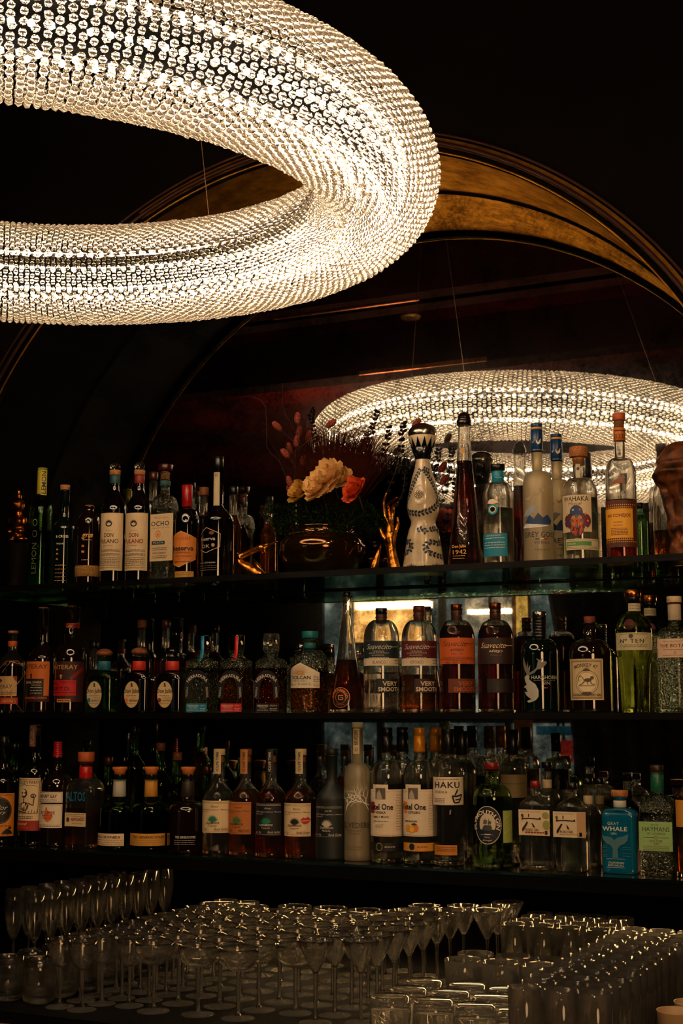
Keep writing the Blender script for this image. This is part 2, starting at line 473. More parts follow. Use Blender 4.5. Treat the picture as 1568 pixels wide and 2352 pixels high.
# ---- top shelf -------------------------------------------------------------
bottle('vodka_bottle', 'tall green vodka bottle with a yellow neck sleeve, top shelf beside the gold figurine', 'bottle', 93, 'T', 26,
       (1078, 10, 1147, 1178, 26, 'round'), mat=GREENISH, liq=DEEPGREEN, level=1222,
       caps=[('sleeve', 1076, 1136, 11, 11.3, P('yellow_sleeve', (196, 180, 44), .4))],
       labels=[('neck_label', 94, 107, 1077, 1135, (204, 190, 60), [('t', 'LEMON', 95, 105, 1106, 52, INK, {'rot': 90, 'b': .01})], {'neck': 11.4}),
               ('etched_pattern', 70, 88, 1190, 1330, None, [('o', 79, 1200, 6, 8, 1.4, (84, 84, 50)), ('o', 79, 1226, 6, 8, 1.4, (84, 84, 50)), ('t', 'LEMON', 74, 84, 1282, 70, (84, 84, 50), {'rot': 90})])])
bottle(TB, 'slim dark tequila bottle with a cork stopper and white printing, beside the green vodka bottle', 'bottle', 146, 'T', 25,
       (1126, 10.5, 1186, 1214, 25, 'slope'), mat=GREENBLK, opaque=True,
       caps=[('cork_stopper', 1115, 1127, 11.5, 10.5, CORK)],
       labels=[('printed_text', 127, 160, 1225, 1335, None, [('t', '& CROSS', 128, 155, 1232, 6, WH, {'b': .01}), ('t', 'TEQUIL', 129, 146, 1249, 4, WH)] + small(128, 150, (1298, 1307, 1316, 1325, 1333), 1.4, GD) + [('d', 130, 134, y, 3, GD) for y in (1262, 1272, 1284)])])
bottle(TB, 'short dark tequila bottle wrapped with a woven straw band near its base', 'bottle', 203, 'T', 26,
       (1163, 11, 1178, 1204, 26, 'round'), mat=BROWNG, opaque=True,
       caps=[('orange_rim', 1161, 1164, 10, 11, ink(ORG)), ('straw_band', 1301, 1326, 29, 29, P('woven_straw', (206, 150, 74), .8, noise=.5, scale=500, bump=1))],
       labels=[('printed_text', 184, 222, 1222, 1292, None, [('t', 'gna', 187, 212, 1232, 12, GD, {'b': .015, 'sh': .3}), ('l', [(190, 1240), (210, 1240)], 1.2, GD), ('d', 188, 194, 1254, 5, ORG), ('d', 188, 194, 1267, 5, GD), ('d', 188, 206, 1286, 2, GD)])])
def df(px, l0, top, seal, c2, sub, lab):
    A = [('a', px - 4 - (px - l0) * .25 + 4, 1207, 12, 15, INK)]
    A = [('a', l0 + 18, 1201, 10, 14, INK), ('o', l0 + 18, 1203, 8, 7, 3, INK), ('t', 'TEQUILA', l0 + 12, l0 + 27, 1219, 2.6, GY),
         ('t', 'DON', l0 + 9, l0 + 29, 1229, 10, c2, {'b': .02}), ('t', 'FULANO', l0 + 2, l0 + 40, 1243, 10, c2, {'b': .02}), ('t', sub, l0 + 8, l0 + 28, 1253, 3, GY)]
    A += small(l0 + 2, l0 + 44, (1263, 1266, 1272, 1275, 1281, 1285, 1289, 1293, 1298, 1304), 1.3)
    bottle(TB, lab, 'bottle', px - 1, 'T', 30, (1088, 11, 1122, 1172, 30, 'slope'), mat=BLACKG, opaque=True, 
           caps=[('glass_stopper', top, 1084, 12, 14, CLEAR, 'ball'), ('cork_stopper', 1081, 1092, 13, 12.5, CORK), ('neck_seal', 1093, 1112, 12, 12, ink(seal))],
           labels=[('label', l0, l0 + 50, 1178, 1310, CR, A)])
df(262, 231, 1063, (20, 70, 76), (92, 62, 36), 'REPOSADO', 'dark tequila bottle with a tall cream label, brown lettering and teal neck seal')
df(319, 288, 1060, (120, 34, 22), (150, 40, 26), 'AÑEJO', 'dark tequila bottle with a tall cream label, red lettering and red neck seal')
bottle(TB, 'clear square-shouldered tequila bottle with a tan label and teal neck band', 'bottle', 377, 'T', 33,
       (1086, 11, 1138, 1166, 33, 'round'), mat=HAMMER, liq=WATER, level=1172, flat=(27, 22, 6),
       caps=[('dark_red_cap', 1068, 1082, 18, 16, P('dark_red_cap', (60, 14, 8), .3)), ('cork_stopper', 1084, 1102, 9, 9, CORK), ('neck_band', 1105, 1118, 12.5, 12.5, ink((24, 64, 66)))],
       labels=[('label', 345, 397, 1180, 1288, CR, [('t', 'TEQUILA', 353, 384, 1189, 5, GY, {'sp': 1.2}), ('t', 'OCHO', 347, 388, 1202, 11, INK, {'b': .01, 'sp': 1.1}), ('t', 'SINGLE ESTATE', 348, 388, 1212, 2.8, GY),
        ('o', 363, 1226, 7, 8, 2, ORG), ('e', 363, 1227, 3, 4, ORG), ('r', 349, 379, 1242, 1250, (20, 70, 80)), ('t', 'PLATA', 353, 376, 1246, 4, CR)] + small(350, 384, (1258, 1262, 1276, 1280), 1.2) + [('t', 'Carlos Camarena', 352, 382, 1269, 4, INK, {'sh': .4})])])
HEXO = [(399, 1231), (415, 1220), (449, 1236), (448, 1284), (412, 1302), (398, 1292)]
bottle(TB, 'dark tequila bottle with a red cap and orange hexagonal label', 'bottle', 428, 'T', 29,
       (1118, 11, 1168, 1204, 29, 'round'), mat=BLACKG, opaque=True,
       caps=[('red_seal', 1115, 1165, 12.5, 12, P('red_wax', (150, 12, 10), .3))],
       labels=[('label', 398, 449, 1220, 1302, (226, 132, 44), [('l', HEXO + HEXO[:1], 1.6, GD)] + [('l', [(402 + i * 4, 1232 + (i % 2) * 2), (402 + i * 4, 1240)], .8, BRN) for i in range(9)] + [('t', 'Reserva', 400, 443, 1259, 11, INK, {'b': .02}), ('t', 'DE LA FAMILIA', 401, 435, 1269, 3.4, INK)] + small(404, 440, (1277, 1290), 1.6, BRN), {'poly': HEXO}),
               ('lower_band', 402, 444, 1312, 1326, (206, 150, 60), small(406, 438, (1316, 1320), 1.2, BRN))])
HEXD = [(460, 1230), (474, 1211), (505, 1226), (504, 1256), (474, 1269), (460, 1258)]
bottle(TB, 'tall black tequila bottle with a long pale strip on its neck and an outlined hexagon', 'bottle', 499, 'T', 37,
       (1052, 11.5, 1158, 1196, 37, 'slope'), mat=BLACKG, opaque=True,
       caps=[('black_cap', 1049, 1078, 12.5, 12.5, BLACKP)],
       labels=[('neck_label', 491, 504, 1081, 1158, (206, 190, 150), [('t', 'RF', 494, 500, 1088, 7, INK)], {'neck': 12.2}),
               ('printed_text', 459, 508, 1208, 1320, None, [('l', HEXD + HEXD[:1], 1.5, (214, 170, 130)), ('t', 'Reserva', 463, 494, 1237, 8, SV, {'b': .015}), ('e', 485, 1224, 6, 4, (120, 60, 30)), ('e', 489, 1252, 4, 4, (180, 140, 90)), ('t', 'DK', 466, 482, 1254, 8, SV), ('t', 'EXTRA CRISTALINO', 462, 495, 1292, 3.4, SV)] + small(462, 500, (1299, 1304, 1309), 1.2, GY))])
# hand-painted ceramic decanter
def clase():
    pr = [(1304, 48), (1290, 46), (1262, 42), (1235, 38), (1218, 34), (1206, 29), (1198, 28), (1190, 32), (1178, 36), (1165, 37.5), (1145, 36), (1120, 31), (1098, 26), (1075, 19), (1058, 16.5), (1054, 16)]
    DB = (8, 34, 58)
    up = [(963, 1072), (955, 1088), (948, 1106), (943, 1128), (939, 1150), (938, 1166), (946, 1175), (960, 1178), (974, 1176), (988, 1170), (998, 1158), (1003, 1140), (1000, 1120), (993, 1100), (983, 1084), (972, 1072), (992, 1078)]
    l1 = [(958, 1218), (970, 1212), (976, 1220)]
    l2 = [(984, 1216), (996, 1212), (1006, 1222), (1008, 1238), (998, 1246), (982, 1244), (974, 1256), (980, 1270), (996, 1276), (1012, 1280)]
    l3 = [(933, 1240), (945, 1242), (951, 1252), (948, 1264), (938, 1272), (930, 1280)]
    it = [('w', up, 9.4, DB), ('w', l1, 8.6, DB), ('w', l2, 8.6, DB), ('w', l3, 8.6, DB),
          ('a', 953, 1305, 13, 7, DB), ('a', 992, 1304, 13, 7, DB), ('e', 937, 1302, 1.3, 1.6, DB), ('e', 973, 1300, 1.3, 1.6, DB), ('e', 1010, 1300, 1.3, 1.6, DB),
          ('o', 963, 1134, 17, 23, 1.4, (206, 192, 168)), ('o', 963, 1134, 3, 3, 1.4, INK)]
    for a in range(8):
        q = a * PI / 4 + PI / 8; c, s_ = math.cos(q), math.sin(q)
        it.append(('e', 963 + 7 * c, 1134 + 7 * s_, 2.6, 2.6, INK)); it.append(('e', 963 + 7 * c, 1134 + 7 * s_, 1.4, 1.4, CR))
    cer = P('glazed_ceramic', (212, 190, 152), .18, coat=.5, noise=.12, scale=30)
    t = bottle('tequila_decanter', 'cream ceramic tequila decanter hand painted with blue leaf wreaths, silver ball stopper', 'decanter', 972, 'T', 48, prof=pr, mat=cer, opaque=True, seg=64,
           caps=[('painted_collar', 1030, 1057, 27, 16.5, P('navy_glaze', (8, 12, 22), .2, coat=.5)), ('stopper_collar', 1003, 1030, 34, 25, cer), ('silver_stopper', 972, 1020, 34, 33, SILVER, 'ball')],
           labels=[('painted_pattern', 925, 1018, 1060, 1304, None, it, {'vcut': True})])
    # dark painted spikes round the stopper collar
    s = 1 / ppm(t.location); Zc = lambda py: at_y(976, py, t.location.y).z - t.location.z
    bm = bmesh.new(); n = 12
    for i in range(n):
        a = 2 * PI * i / n; d = PI / n
        r0, r1 = 25.6 * s, 33.2 * s; z0, z1 = Zc(1030), Zc(1006)
        A = bm.verts.new((r0 * math.cos(a - d), r0 * math.sin(a - d), z0)); B = bm.verts.new((r0 * math.cos(a + d), r0 * math.sin(a + d), z0)); C = bm.verts.new((r1 * math.cos(a), r1 * math.sin(a), z1))
        M = bm.verts.new((r0 * 1.03 * math.cos(a), r0 * 1.03 * math.sin(a), z0))
        bm.faces.new((A, M, C)); bm.faces.new((M, B, C))
    obj('painted_spikes', bm, P('navy_glaze', (8, 12, 22), .2), t, smooth=False)
clase()
bottle(TB, 'very tall tapering amber tequila bottle with a round dark knob, right of the painted decanter', 'bottle', 1068, 'T', 38,
       prof=[(1302, 38), (1280, 37), (1200, 30), (1120, 23), (1050, 17), (1000, 14), (980, 13.5), (972, 15)], mat=CLEAR, liq=DARKAMB, level=1060, flat=(38, 34, 3.2),
       caps=[('dark_stopper', 946, 968, 15, 18, P('dark_brown_wood', (26, 14, 9), .25, coat=.5), 'dome'), ('stopper_ring', 966, 977, 18, 16.5, P('dark_brown_wood', (26, 14, 9), .25))],
       labels=[('printed_text', 1035, 1075, 1245, 1290, None, [('t', 'Don Julio', 1038, 1070, 1255, 9, GD, {'b': .01}), ('t', '1942', 1040, 1071, 1267, 10, GD, {'b': .0})] + small(1040, 1068, (1276, 1282), 1.2, GD)),
               ('neck_print', 1050, 1074, 985, 1060, None, [('t', '1942', 1058, 1066, 1010, 20, GD, {'rot': 90}), ('e', 1062, 1035, 5.5, 7, GD), ('l', [(1060, 1046), (1062, 1062), (1065, 1046)], .8, GD)])])
bottle(TB, 'clear flat-shouldered tequila bottle with turquoise neck and base labels', 'bottle', 1145, 'T', 35,
       (1078, 12.5, 1108, 1142, 35, 'round'), mat=CLEAR, liq=WATER, level=1170,
       caps=[('black_cap', 1067, 1080, 17, 17, P('dark_metal', (40, 36, 34), .3, .8)), ('neck_band', 1083, 1108, 14, 14, P('turquoise_band', (10, 128, 156), .4))],
       labels=[('label', 1109, 1164, 1225, 1278, (12, 132, 160), [('t', 'CASA BLANCO', 1116, 1150, 1230, 3, WH)] + small(1114, 1158, (1236, 1246, 1252, 1258), 1.2, WH)),
               ('neck_text', 1135, 1154, 1088, 1102, None, [('t', 'casadragon', 1136, 1153, 1094, 2.6, WH)], {'neck': 14.3}),
               ('round_emblem', 1112, 1152, 1145, 1185, None, [('o', 1131, 1170, 12, 12, 4, (12, 132, 160)), ('o', 1131, 1170, 8, 8, 2, WH), ('p', [(1120, 1156), (1124, 1148), (1132, 1146), (1141, 1150), (1145, 1155), (1138, 1156), (1133, 1158)], WH)])])
def goose(px, y, dt, lab, lx):
    e = dt
    f = lambda v: 1645 + (v - 1645) * e
    mt = [(lx - 32, f(1188)), (lx - 22, f(1168)), (lx - 10, f(1160)), (lx + 2, f(1164)), (lx - 14, f(1182))]
    bl = [(lx - 26, f(1200)), (lx - 18, f(1182)), (lx - 8, f(1192)), (lx + 2, f(1178)), (lx + 12, f(1190)), (lx + 22, f(1182)), (lx + 30, f(1196)), (lx + 28, f(1204)), (lx, f(1206))]
    it = [('p', mt, (150, 158, 170)), ('p', bl, (24, 60, 104)), ('p', [(lx - 31, f(1212)), (lx - 26, f(1202)), (lx + 26, f(1207)), (lx + 6, f(1212))], (224, 222, 216)),
          ('t', 'GREY GOOSE', lx - 28, lx + 38, f(1228), 12, (24, 38, 70), {'b': .0}), ('r', lx - 5, lx + 4, f(1237), f(1239.5), (24, 50, 120)), ('r', lx + 4, lx + 13, f(1237), f(1239.5), WH), ('r', lx + 13, lx + 22, f(1237), f(1239.5), RED),
          ('t', 'VODKA', lx - 8, lx + 25, f(1247), 5, (24, 38, 70), {'sp': 1.3}), ('t', 'FRANCE', lx - 6, lx + 24, f(1263), 4, (60, 70, 90), {'sp': 1.2})]
    for bx_, by_ in ((lx, 1134), (lx + 12, 1126), (lx - 18, 1144)):
        it.append(('p', [(bx_ - 8, f(by_ - 4)), (bx_ - 1, f(by_)), (bx_ + 7, f(by_ - 8)), (bx_ + 2, f(by_ + 4)), (bx_ - 4, f(by_ + 5))], (170, 160, 140)))
    bt = P('blue_foil', (14, 58, 104), .3)
    cx = px - 4
    t = bottle('vodka_bottle', lab, 'bottle', px, 'T', 34.5, (f(1040), 12, f(1082), f(1122), 34.5, 'round'), mat=FROST, liq=None, y=y,
       caps=[('blue_cap', f(974), f(982), 13.5, 13.5, bt), ('pale_ring', f(982), f(987), 13.3, 13.3, ink(GD)), ('blue_sleeve', f(987), f(1037), 13.7, 14, bt)],
       labels=[('printed_picture', lx - 32, lx + 34, f(1120), f(1270), None, it),
               ('sleeve_birds', px - 13, px + 11, f(990), f(1034), None, [('p', [(cx - 2, f(1006)), (cx + 3, f(1013)), (cx + 9, f(1003)), (cx + 8, f(1014)), (cx + 3, f(1018)), (cx - 1, f(1013))], WH), ('p', [(cx - 12, f(1008)), (cx - 9, f(1012)), (cx - 6, f(1008)), (cx - 8, f(1014))], WH), ('t', 'FINE GREY GOOSE', px - 12, px + 10, f(1030), 2.6, SV)], {'neck': 14.2})])
goose(1236, .16, 1, 'front frosted vodka bottle with a blue neck, mountains and geese printed on it', 1234)
goose(1281, .27, .965, 'frosted vodka bottle with a blue neck standing half hidden behind the front one', 1286)
def wahaka():
    Q = [(1327, 1180), (1313, 1194), (1341, 1194), (1327, 1209)]
    it = [('t', 'WAHAKA', 1297, 1351, 1146, 11, INK, {'b': .01}), ('t', 'Mezcal', 1306, 1336, 1157, 7, BRN, {'sh': .3})]
    cs = [(24, 60, 110), (60, 20, 40), (110, 30, 60), (190, 60, 24)]
    for (x, y), c in zip([(1323, 1178), (1309, 1197), (1341, 1197), (1324, 1216)], cs):
        it += [('e', x, y, 15, 17, INK), ('e', x, y, 13.5, 15.5, c)]
    it += [('e', 1324, 1197, 15, 16, (196, 80, 30)), ('o', 1324, 1197, 15, 16, 1.2, INK)]
    for a in range(8):
        q = a * PI / 4; it.append(('e', 1324 + 10 * math.cos(q), 1197 + 11 * math.sin(q), 4.2, 4.6, ((40, 110, 120), (214, 120, 40))[a % 2]))
        it.append(('l', [(1324, 1197), (1324 + 14 * math.cos(q + .39), 1197 + 15 * math.sin(q + .39))], 1, INK))
    for a in range(10):
        q = a * PI / 5; it.append(('e', 1324 + 24 * math.cos(q), 1197 + 27 * math.sin(q), 2.4, 2.6, ((214, 140, 40), (190, 190, 170), (200, 50, 30))[a % 3]))
    bottle('mezcal_bottle', 'clear mezcal bottle with a wooden stopper and bright four-lobed painted emblem', 'bottle', 1332, 'T', 40.5,
       (1055, 13.5, 1098, 1138, 40.5, 'round'), mat=CLEAR, liq=WATER, level=1146,
       caps=[('wooden_stopper', 1027, 1050, 21, 21, P('pale_wood', (196, 120, 60), .6, noise=.3, scale=300)), ('stopper_plug', 1050, 1070, 14, 12, CORK)],
       labels=[('label', 1293, 1357, 1137, 1222, (226, 206, 168), it), ('lower_label', 1301, 1372, 1238, 1263, (226, 214, 180), [('r', 1302, 1357, 1244, 1254, (84, 140, 70)), ('t', 'ESPADIN', 1303, 1322, 1249, 4, CR)] + small(1302, 1370, (1241, 1257, 1260), 1.1)),
               ('neck_label', 1322, 1332, 1062, 1096, (214, 204, 180), [('e', 1327, 1073, 3.4, 4, BRN)], {'neck': 14.2})])
wahaka()
def conejos():
    dk = (86, 34, 16)
    it = [('r', 1392, 1452, 1164, 1241, (240, 172, 50)), ('t', '400 CONEJOS', 1397, 1447, 1185, 9.5, (96, 36, 20), {'b': .02}), ('t', 'ANEJO', 1409, 1430, 1200, 4, dk), ('t', 'OAXACA', 1409, 1430, 1207, 3, dk)] + small(1404, 1440, (1214, 1217.5, 1221, 1224.5, 1228), 1.3, dk)
    for i in range(14): it += [('p', [(1393 + i * 4.2, 1168), (1395 + i * 4.2, 1163), (1397 + i * 4.2, 1168)], dk), ('p', [(1393 + i * 4.2, 1236), (1395 + i * 4.2, 1241), (1397 + i * 4.2, 1236)], dk)]
    for i in range(16): it.append(('e', 1392 + i * 4.2, 1160, 1.2, 1.5, GD)); it.append(('e', 1393 + i * 4.2, 1245, 1.2, 1.5, GD))
    bottle('mezcal_bottle', 'tall mezcal bottle with a cork and wide brown and yellow label, top shelf', 'bottle', 1427, 'T', 35,
       (962, 12, 1052, 1088, 35, 'round'), mat=CLEAR, liq=AMBER, level=1150,
       caps=[('cork_stopper', 949, 966, 15, 14.5, P('orange_cork', (190, 90, 44), .5)), ('stopper_neck', 966, 982, 11.5, 11.5, CORK), ('neck_band', 983, 1013, 13.7, 13.9, P('orange_band', (196, 110, 40), .45))],
       labels=[('label', 1391, 1462, 1148, 1257, (92, 40, 22), it), ('neck_pattern', 1411, 1436, 985, 1011, None, [('r', 1411, 1437, 984, 986, dk), ('r', 1411, 1437, 1009, 1011, dk)] + [('o', 1413 + i * 6, 998, 4, 5, 1, dk) for i in range(4)], {'neck': 14.2}),
               ('rabbit_print', 1398, 1438, 1090, 1118, None, [('p', [(1400, 1110), (1407, 1106), (1413, 1102), (1421, 1101), (1424, 1097), (1417, 1093), (1427, 1095), (1429, 1099), (1436, 1105), (1431, 1109), (1433, 1114), (1427, 1110), (1416, 1111), (1409, 1112), (1403, 1116)], (150, 90, 60))])])
conejos()
bottle(TB, 'empty clear bottle partly hidden behind the weathered bronze head', 'bottle', 1530, 'T', 29, (1085, 11, 1110, 1142, 29, 'round'), mat=CLEAR, liq=GOLDL, level=1220, y=.2,
       caps=[('black_cap', 1072, 1088, 13, 13, BLACKP)])
bottle('mezcal_bottle', 'small dark bottle half hidden behind the mezcal bottle with the yellow label', 'bottle', 1471, 'T', 17, (1165, 7, 1178, 1198, 17, 'round'), mat=GREENISH, liq=WATER, y=.26,
       caps=[('black_cap', 1155, 1168, 8, 8, BLACKP)])

# ---- middle shelf ----------------------------------------------------------
RB = 'rum_bottle'
def planteray(lab, px, hw, body, kind):
    L = []
    if kind == 0:
        caps = [('cork_stopper', 1449, 1455, 12, 12, CORK), ('orange_band', 1473, 1485, 10.5, 10.5, ink((214, 96, 30)))]
        L = [('label', 0, 38, 1553, 1599, (222, 180, 120), [('t', 'PLANTERAY', -10, 28, 1577, 9, INK), ('t', '♠', 0, 6, 1563, 9, BRN), ('p', [(28, 1553), (38, 1553), (38, 1566), (33, 1562)], (150, 60, 24)), ('l', [(4, 1596), (36, 1590)], 1, GY)] + small(4, 30, (1590, 1594), 1.4)),
             ('red_band', 0, 40, 1602, 1617, (190, 56, 24), small(3, 36, (1608, 1612), 1.8, GD))]
        m, lq, lv = CLEAR, DARKAMB, 1530
    elif kind == 1:
        caps = [('cork_stopper', 1395, 1404, 11, 10.5, CORK)]
        L = [('label', 59, 112, 1519, 1612, (216, 112, 34), [('t', 'PLANTERAY', 54, 107, 1531, 10, (60, 22, 14), {'b': .005}), ('p', [(71, 1559), (71, 1551), (69, 1551), (72.5, 1546), (76, 1551), (74, 1551), (74, 1559)], (60, 22, 14)),
              ('r', 57, 100, 1559, 1598, (16, 10, 8)), ('t', 'ORIGINAL DARK', 58, 96, 1567, 5.5, CR), ('t', 'JAMAICA', 74, 94, 1574, 3, CR)] + small(72, 96, (1579, 1586, 1592), 1.3, SV) + [('r', 58, 112, 1598, 1612, (60, 20, 12)), ('t', 'ORIGINAL DARK', 62, 108, 1603, 3.6, ORG), ('r', 58, 112, 1606, 1611, (120, 36, 16))])]
        m, lq, lv = BROWNG, None, None
    else:
        caps = [('cork_stopper', 1392, 1396, 10, 10, CORK)]
        L = [('neck_band', 152, 182, 1430, 1441, (178, 22, 24), [('a', 160, 1440, 8, 8, GD), ('t', '69%', 168, 180, 1436, 5, INK)]),
             ('label', 130, 190, 1519, 1612, (58, 14, 12), [('t', 'PLANTERAY', 120, 177, 1532, 10, GD, {'b': .005}), ('p', [(139, 1559), (139, 1553), (137, 1553), (140.5, 1548), (144, 1553), (142, 1553), (142, 1559)], GD), ('l', [(161, 1560), (188, 1534)], 8, (130, 16, 20)),
              ('r', 121, 174, 1562, 1598, (196, 26, 26)), ('t', 'OVERPROOF', 137, 170, 1567, 4.5, INK), ('t', '69%', 122, 134, 1570, 6, INK), ('t', 'O.F.T.D.', 126, 162, 1582, 9, INK, {'b': .02}), ('l', [(122, 1591), (172, 1591)], 1, INK), ('r', 134, 163, 1605, 1613, (220, 140, 60))] + small(136, 160, (1609,), 3, BRN))]
        m, lq, lv = BROWNG, None, None
    return bottle(RB, lab, 'bottle', px, 'M', hw, body, mat=m, liq=lq, level=lv, caps=caps, labels=L, opaque=(lq is None))
t = planteray('rum bottle tied with crossed straw cord, leftmost on the middle shelf', 26, 30, (1453, 9, 1490, 1525, 30, 'slope'), 0)
s_ = 1 / ppm(t.location); bm = bmesh.new(); cx = t.location.x
for pts in ([(5, 1545), (22, 1521), (48, 1526), (56, 1547), (40, 1570), (22, 1592), (2, 1612)], [(0, 1535), (12, 1520), (40, 1519), (55, 1535)], [(-4, 1568), (20, 1590), (34, 1612), (54, 1640)]):
    vv = []
    for a, b in pts:
        pc = pxof((cx, t.location.y, 1.6)); q = max(-.96, min(.96, (a - pc) * s_ / (31 * s_)))
        r = 31.6 * s_ if b > 1528 else 26 * s_
        an = math.atan2(CAM.y - t.location.y, CAM.x - cx) + math.asin(q)
        vv.append((r * math.cos(an), r * math.sin(an), max(.003, at_y(26, b, t.location.y).z - ZS['M'])))
    tube(bm, vv, .0012, 6)
obj('straw_cord', bm, P('straw_cord', (190, 130, 70), .8), t)
planteray('dark rum bottle with a bright orange and black label', 95, 35, (1398, 11.5, 1474, 1514, 34, 'slope'), 1)
planteray('dark rum bottle with a scarlet block on its label and a bulbous neck', 161, 36, (1394, 18, 1482, 1516, 36, 'round'), 2)
def julio(lab, px, lx, cap, capc, bandc, glassm, lq, sub, subc):
    it = [('o', lx, 1595, 20, 29.5, 1, (190, 150, 90)), ('e', lx - 1, 1571, 2.4, 2.4, INK), ('p', [(lx - 4, 1577), (lx + 3, 1577), (lx, 1572)], INK),
          ('t', 'Don Julio', lx - 18, lx + 17, 1588, 12, INK, {'b': .015}), ('e', lx - 12, 1608, 4.4, 5, subc), ('t', 'TEQUILA', lx - 3, lx + 14, 1603, 2.6, subc), ('t', sub, lx - 5, lx + 15, 1609, 4.6, INK, {'b': .01})] + small(lx - 12, lx + 10, (1597, 1615), 1.2)
    t = bottle(TB, lab, 'bottle', px, 'M', 43, (1507, 14, 1544, 1562, 43, 'round'), mat=glassm, liq=lq, level=1550, opaque=(lq is None), flat=(38, 27, 4),
       caps=[(capc[0], cap, cap + 16, 19, 16, capc[1], 'dome'), ('stopper_collar', cap + 15, cap + 28, 15, 14, CLEAR), ('neck_band', 1519, 1540, 14.8, 15.5, ink(bandc))],
       labels=[('label', lx - 21, lx + 20, 1565, 1625, (222, 190, 140) if subc != TEAL else CR, it, {'oval': 1})])
julio('squat pale green tequila bottle with an oval cream label and teal neck band', 238, 217, 1490, ('wooden_stopper', WOOD), (14, 92, 110), GREENISH, WATER, 'BLANCO', TEAL)
julio('squat dark tequila bottle with an oval tan label and wooden stopper, middle shelf', 318, 303, 1487, ('wooden_stopper', WOOD), (196, 40, 24), BLACKG, None, 'REPOSADO', ORG)
julio('squat dark tequila bottle with an oval tan label and black glass stopper', 395, 379, 1485, ('black_stopper', BLACKG), (186, 44, 24), BLACKG, None, 'AÑEJO', (120, 40, 20))
def herradura(lab, px, rib, ribc, capx, capw, ex, lc, sub, l0, l1, capm):
    W = (196, 186, 170)
    it = [('p', [(ex + 29 * math.cos(a), 1580 - 41 * math.sin(a)) for a in [PI * i / 14 for i in range(15)]] + [(ex - 27, 1600), (ex - 22, 1607), (ex - 16, 1606)] + [(ex - 15 * math.cos(a), 1582 - 27 * math.sin(a)) for a in [PI * i / 10 for i in range(11)]] + [(ex + 16, 1606), (ex + 22, 1607), (ex + 27, 1600)], (9, 8, 8))]
    it += [('t', 'HERRADURA', ex - 26, ex + 26, 1578, 8.5, W, {'arc': 25, 'b': .02}), ('t', 'TEQUILA', ex - 29, ex - 17, 1591, 24, W, {'rot': 80}), ('t', 'ORIGINAL', ex + 17, ex + 29, 1591, 24, W, {'rot': -80})]
    it[1] = ('t', 'HERRADURA', ex - 24, ex + 24, 1583, 7.5, W, {'arc': 31, 'b': .02, 'w': 62})
    it[2] = ('t', 'TEQUILA', ex - 25.5, ex - 20.5, 1590, 24, W, {'rot': 84}); it[3] = ('t', 'ORIGINAL', ex + 20.5, ex + 25.5, 1590, 24, W, {'rot': -84})
    t = bottle(TB, lab, 'bottle', px, 'M', 36, (1494, 15, 1512, 1524, 36, 'round'), mat=HAMMER, liq=WATER if sub == 'SILVER' else GOLDL if sub == 'REPOSADO' else AMBER, level=1535, flat=(32, 24, 7),
       caps=[('square_stopper', capx[0], 1494, 15, 16, capm, 'box'), ('neck_collar', 1494, 1500, 16, 16, CLEAR)],
       labels=[('horseshoe_emblem', ex - 30, ex + 30, 1540, 1612, None, it), ('label', l0, l1, 1616, 1635, lc, [('t', 'HERRADURA', l0 + 3, l0 + 28, 1621, 4, W, {'b': .02}), ('t', sub, l0 + 7, l0 + 25, 1626, 3.4, W), ('t', 'TEQUILA', l0 + 32, l1 - 4, 1621, 3, W)] + small(l0 + 3, l0 + 28, (1631,), 1.2, W) + small(l0 + 32, l1 - 3, (1627, 1631), 1.2, W))])
    if rib:
        yb = t.location.y; s = 1 / ppm(t.location); bm = bmesh.new(); zz = lambda py: at_y(px, py, yb).z - t.location.z
        x = at_y(rib, 1500, yb - .016).x - t.location.x
        pts = [(x + .004, .0, zz(1459)), (x, -.0165, zz(1462)), (x, -.0172, zz(1494)), (x, -.0186, zz(1500)), (x - .002, -.019, zz(1512)), (x - .008, -.021, zz(1518))]
        pv = None
        for p in pts:
            a = bm.verts.new((p[0] - .0045, p[1] - .0006, p[2])); b = bm.verts.new((p[0] + .0045, p[1] - .0006, p[2]))
            a2 = bm.verts.new((p[0] - .0045, p[1] + .0002, p[2] - .0004)); b2 = bm.verts.new((p[0] + .0045, p[1] + .0002, p[2] - .0004))
            if pv:
                bm.faces.new((pv[0], pv[1], b, a)); bm.faces.new((pv[2], a2, b2, pv[3])); bm.faces.new((pv[0], a, a2, pv[2])); bm.faces.new((pv[1], pv[3], b2, b))
            pv = (a, b, a2, b2)
        obj('seal_ribbon', bm, P('ribbon_%d' % ribc[0], ribc, .4), t)
herradura('square clear tequila bottle with a horseshoe emblem and blue ribbon over its stopper', 463, 465, (20, 130, 176), (1460,), 15, 453, (20, 120, 150), 'SILVER', 428, 474, BLACKG)
herradura('square tequila bottle with a horseshoe emblem, red ribbon and red label', 542, 543, (200, 28, 28), (1458,), 15, 529, (190, 30, 28), 'REPOSADO', 507, 554, BLACKG)
herradura('square tequila bottle with a horseshoe emblem, clear stopper and black label', 622, None, (0, 0, 0), (1455,), 15, 612, (16, 13, 11), 'AÑEJO', 588, 640, CLEAR)
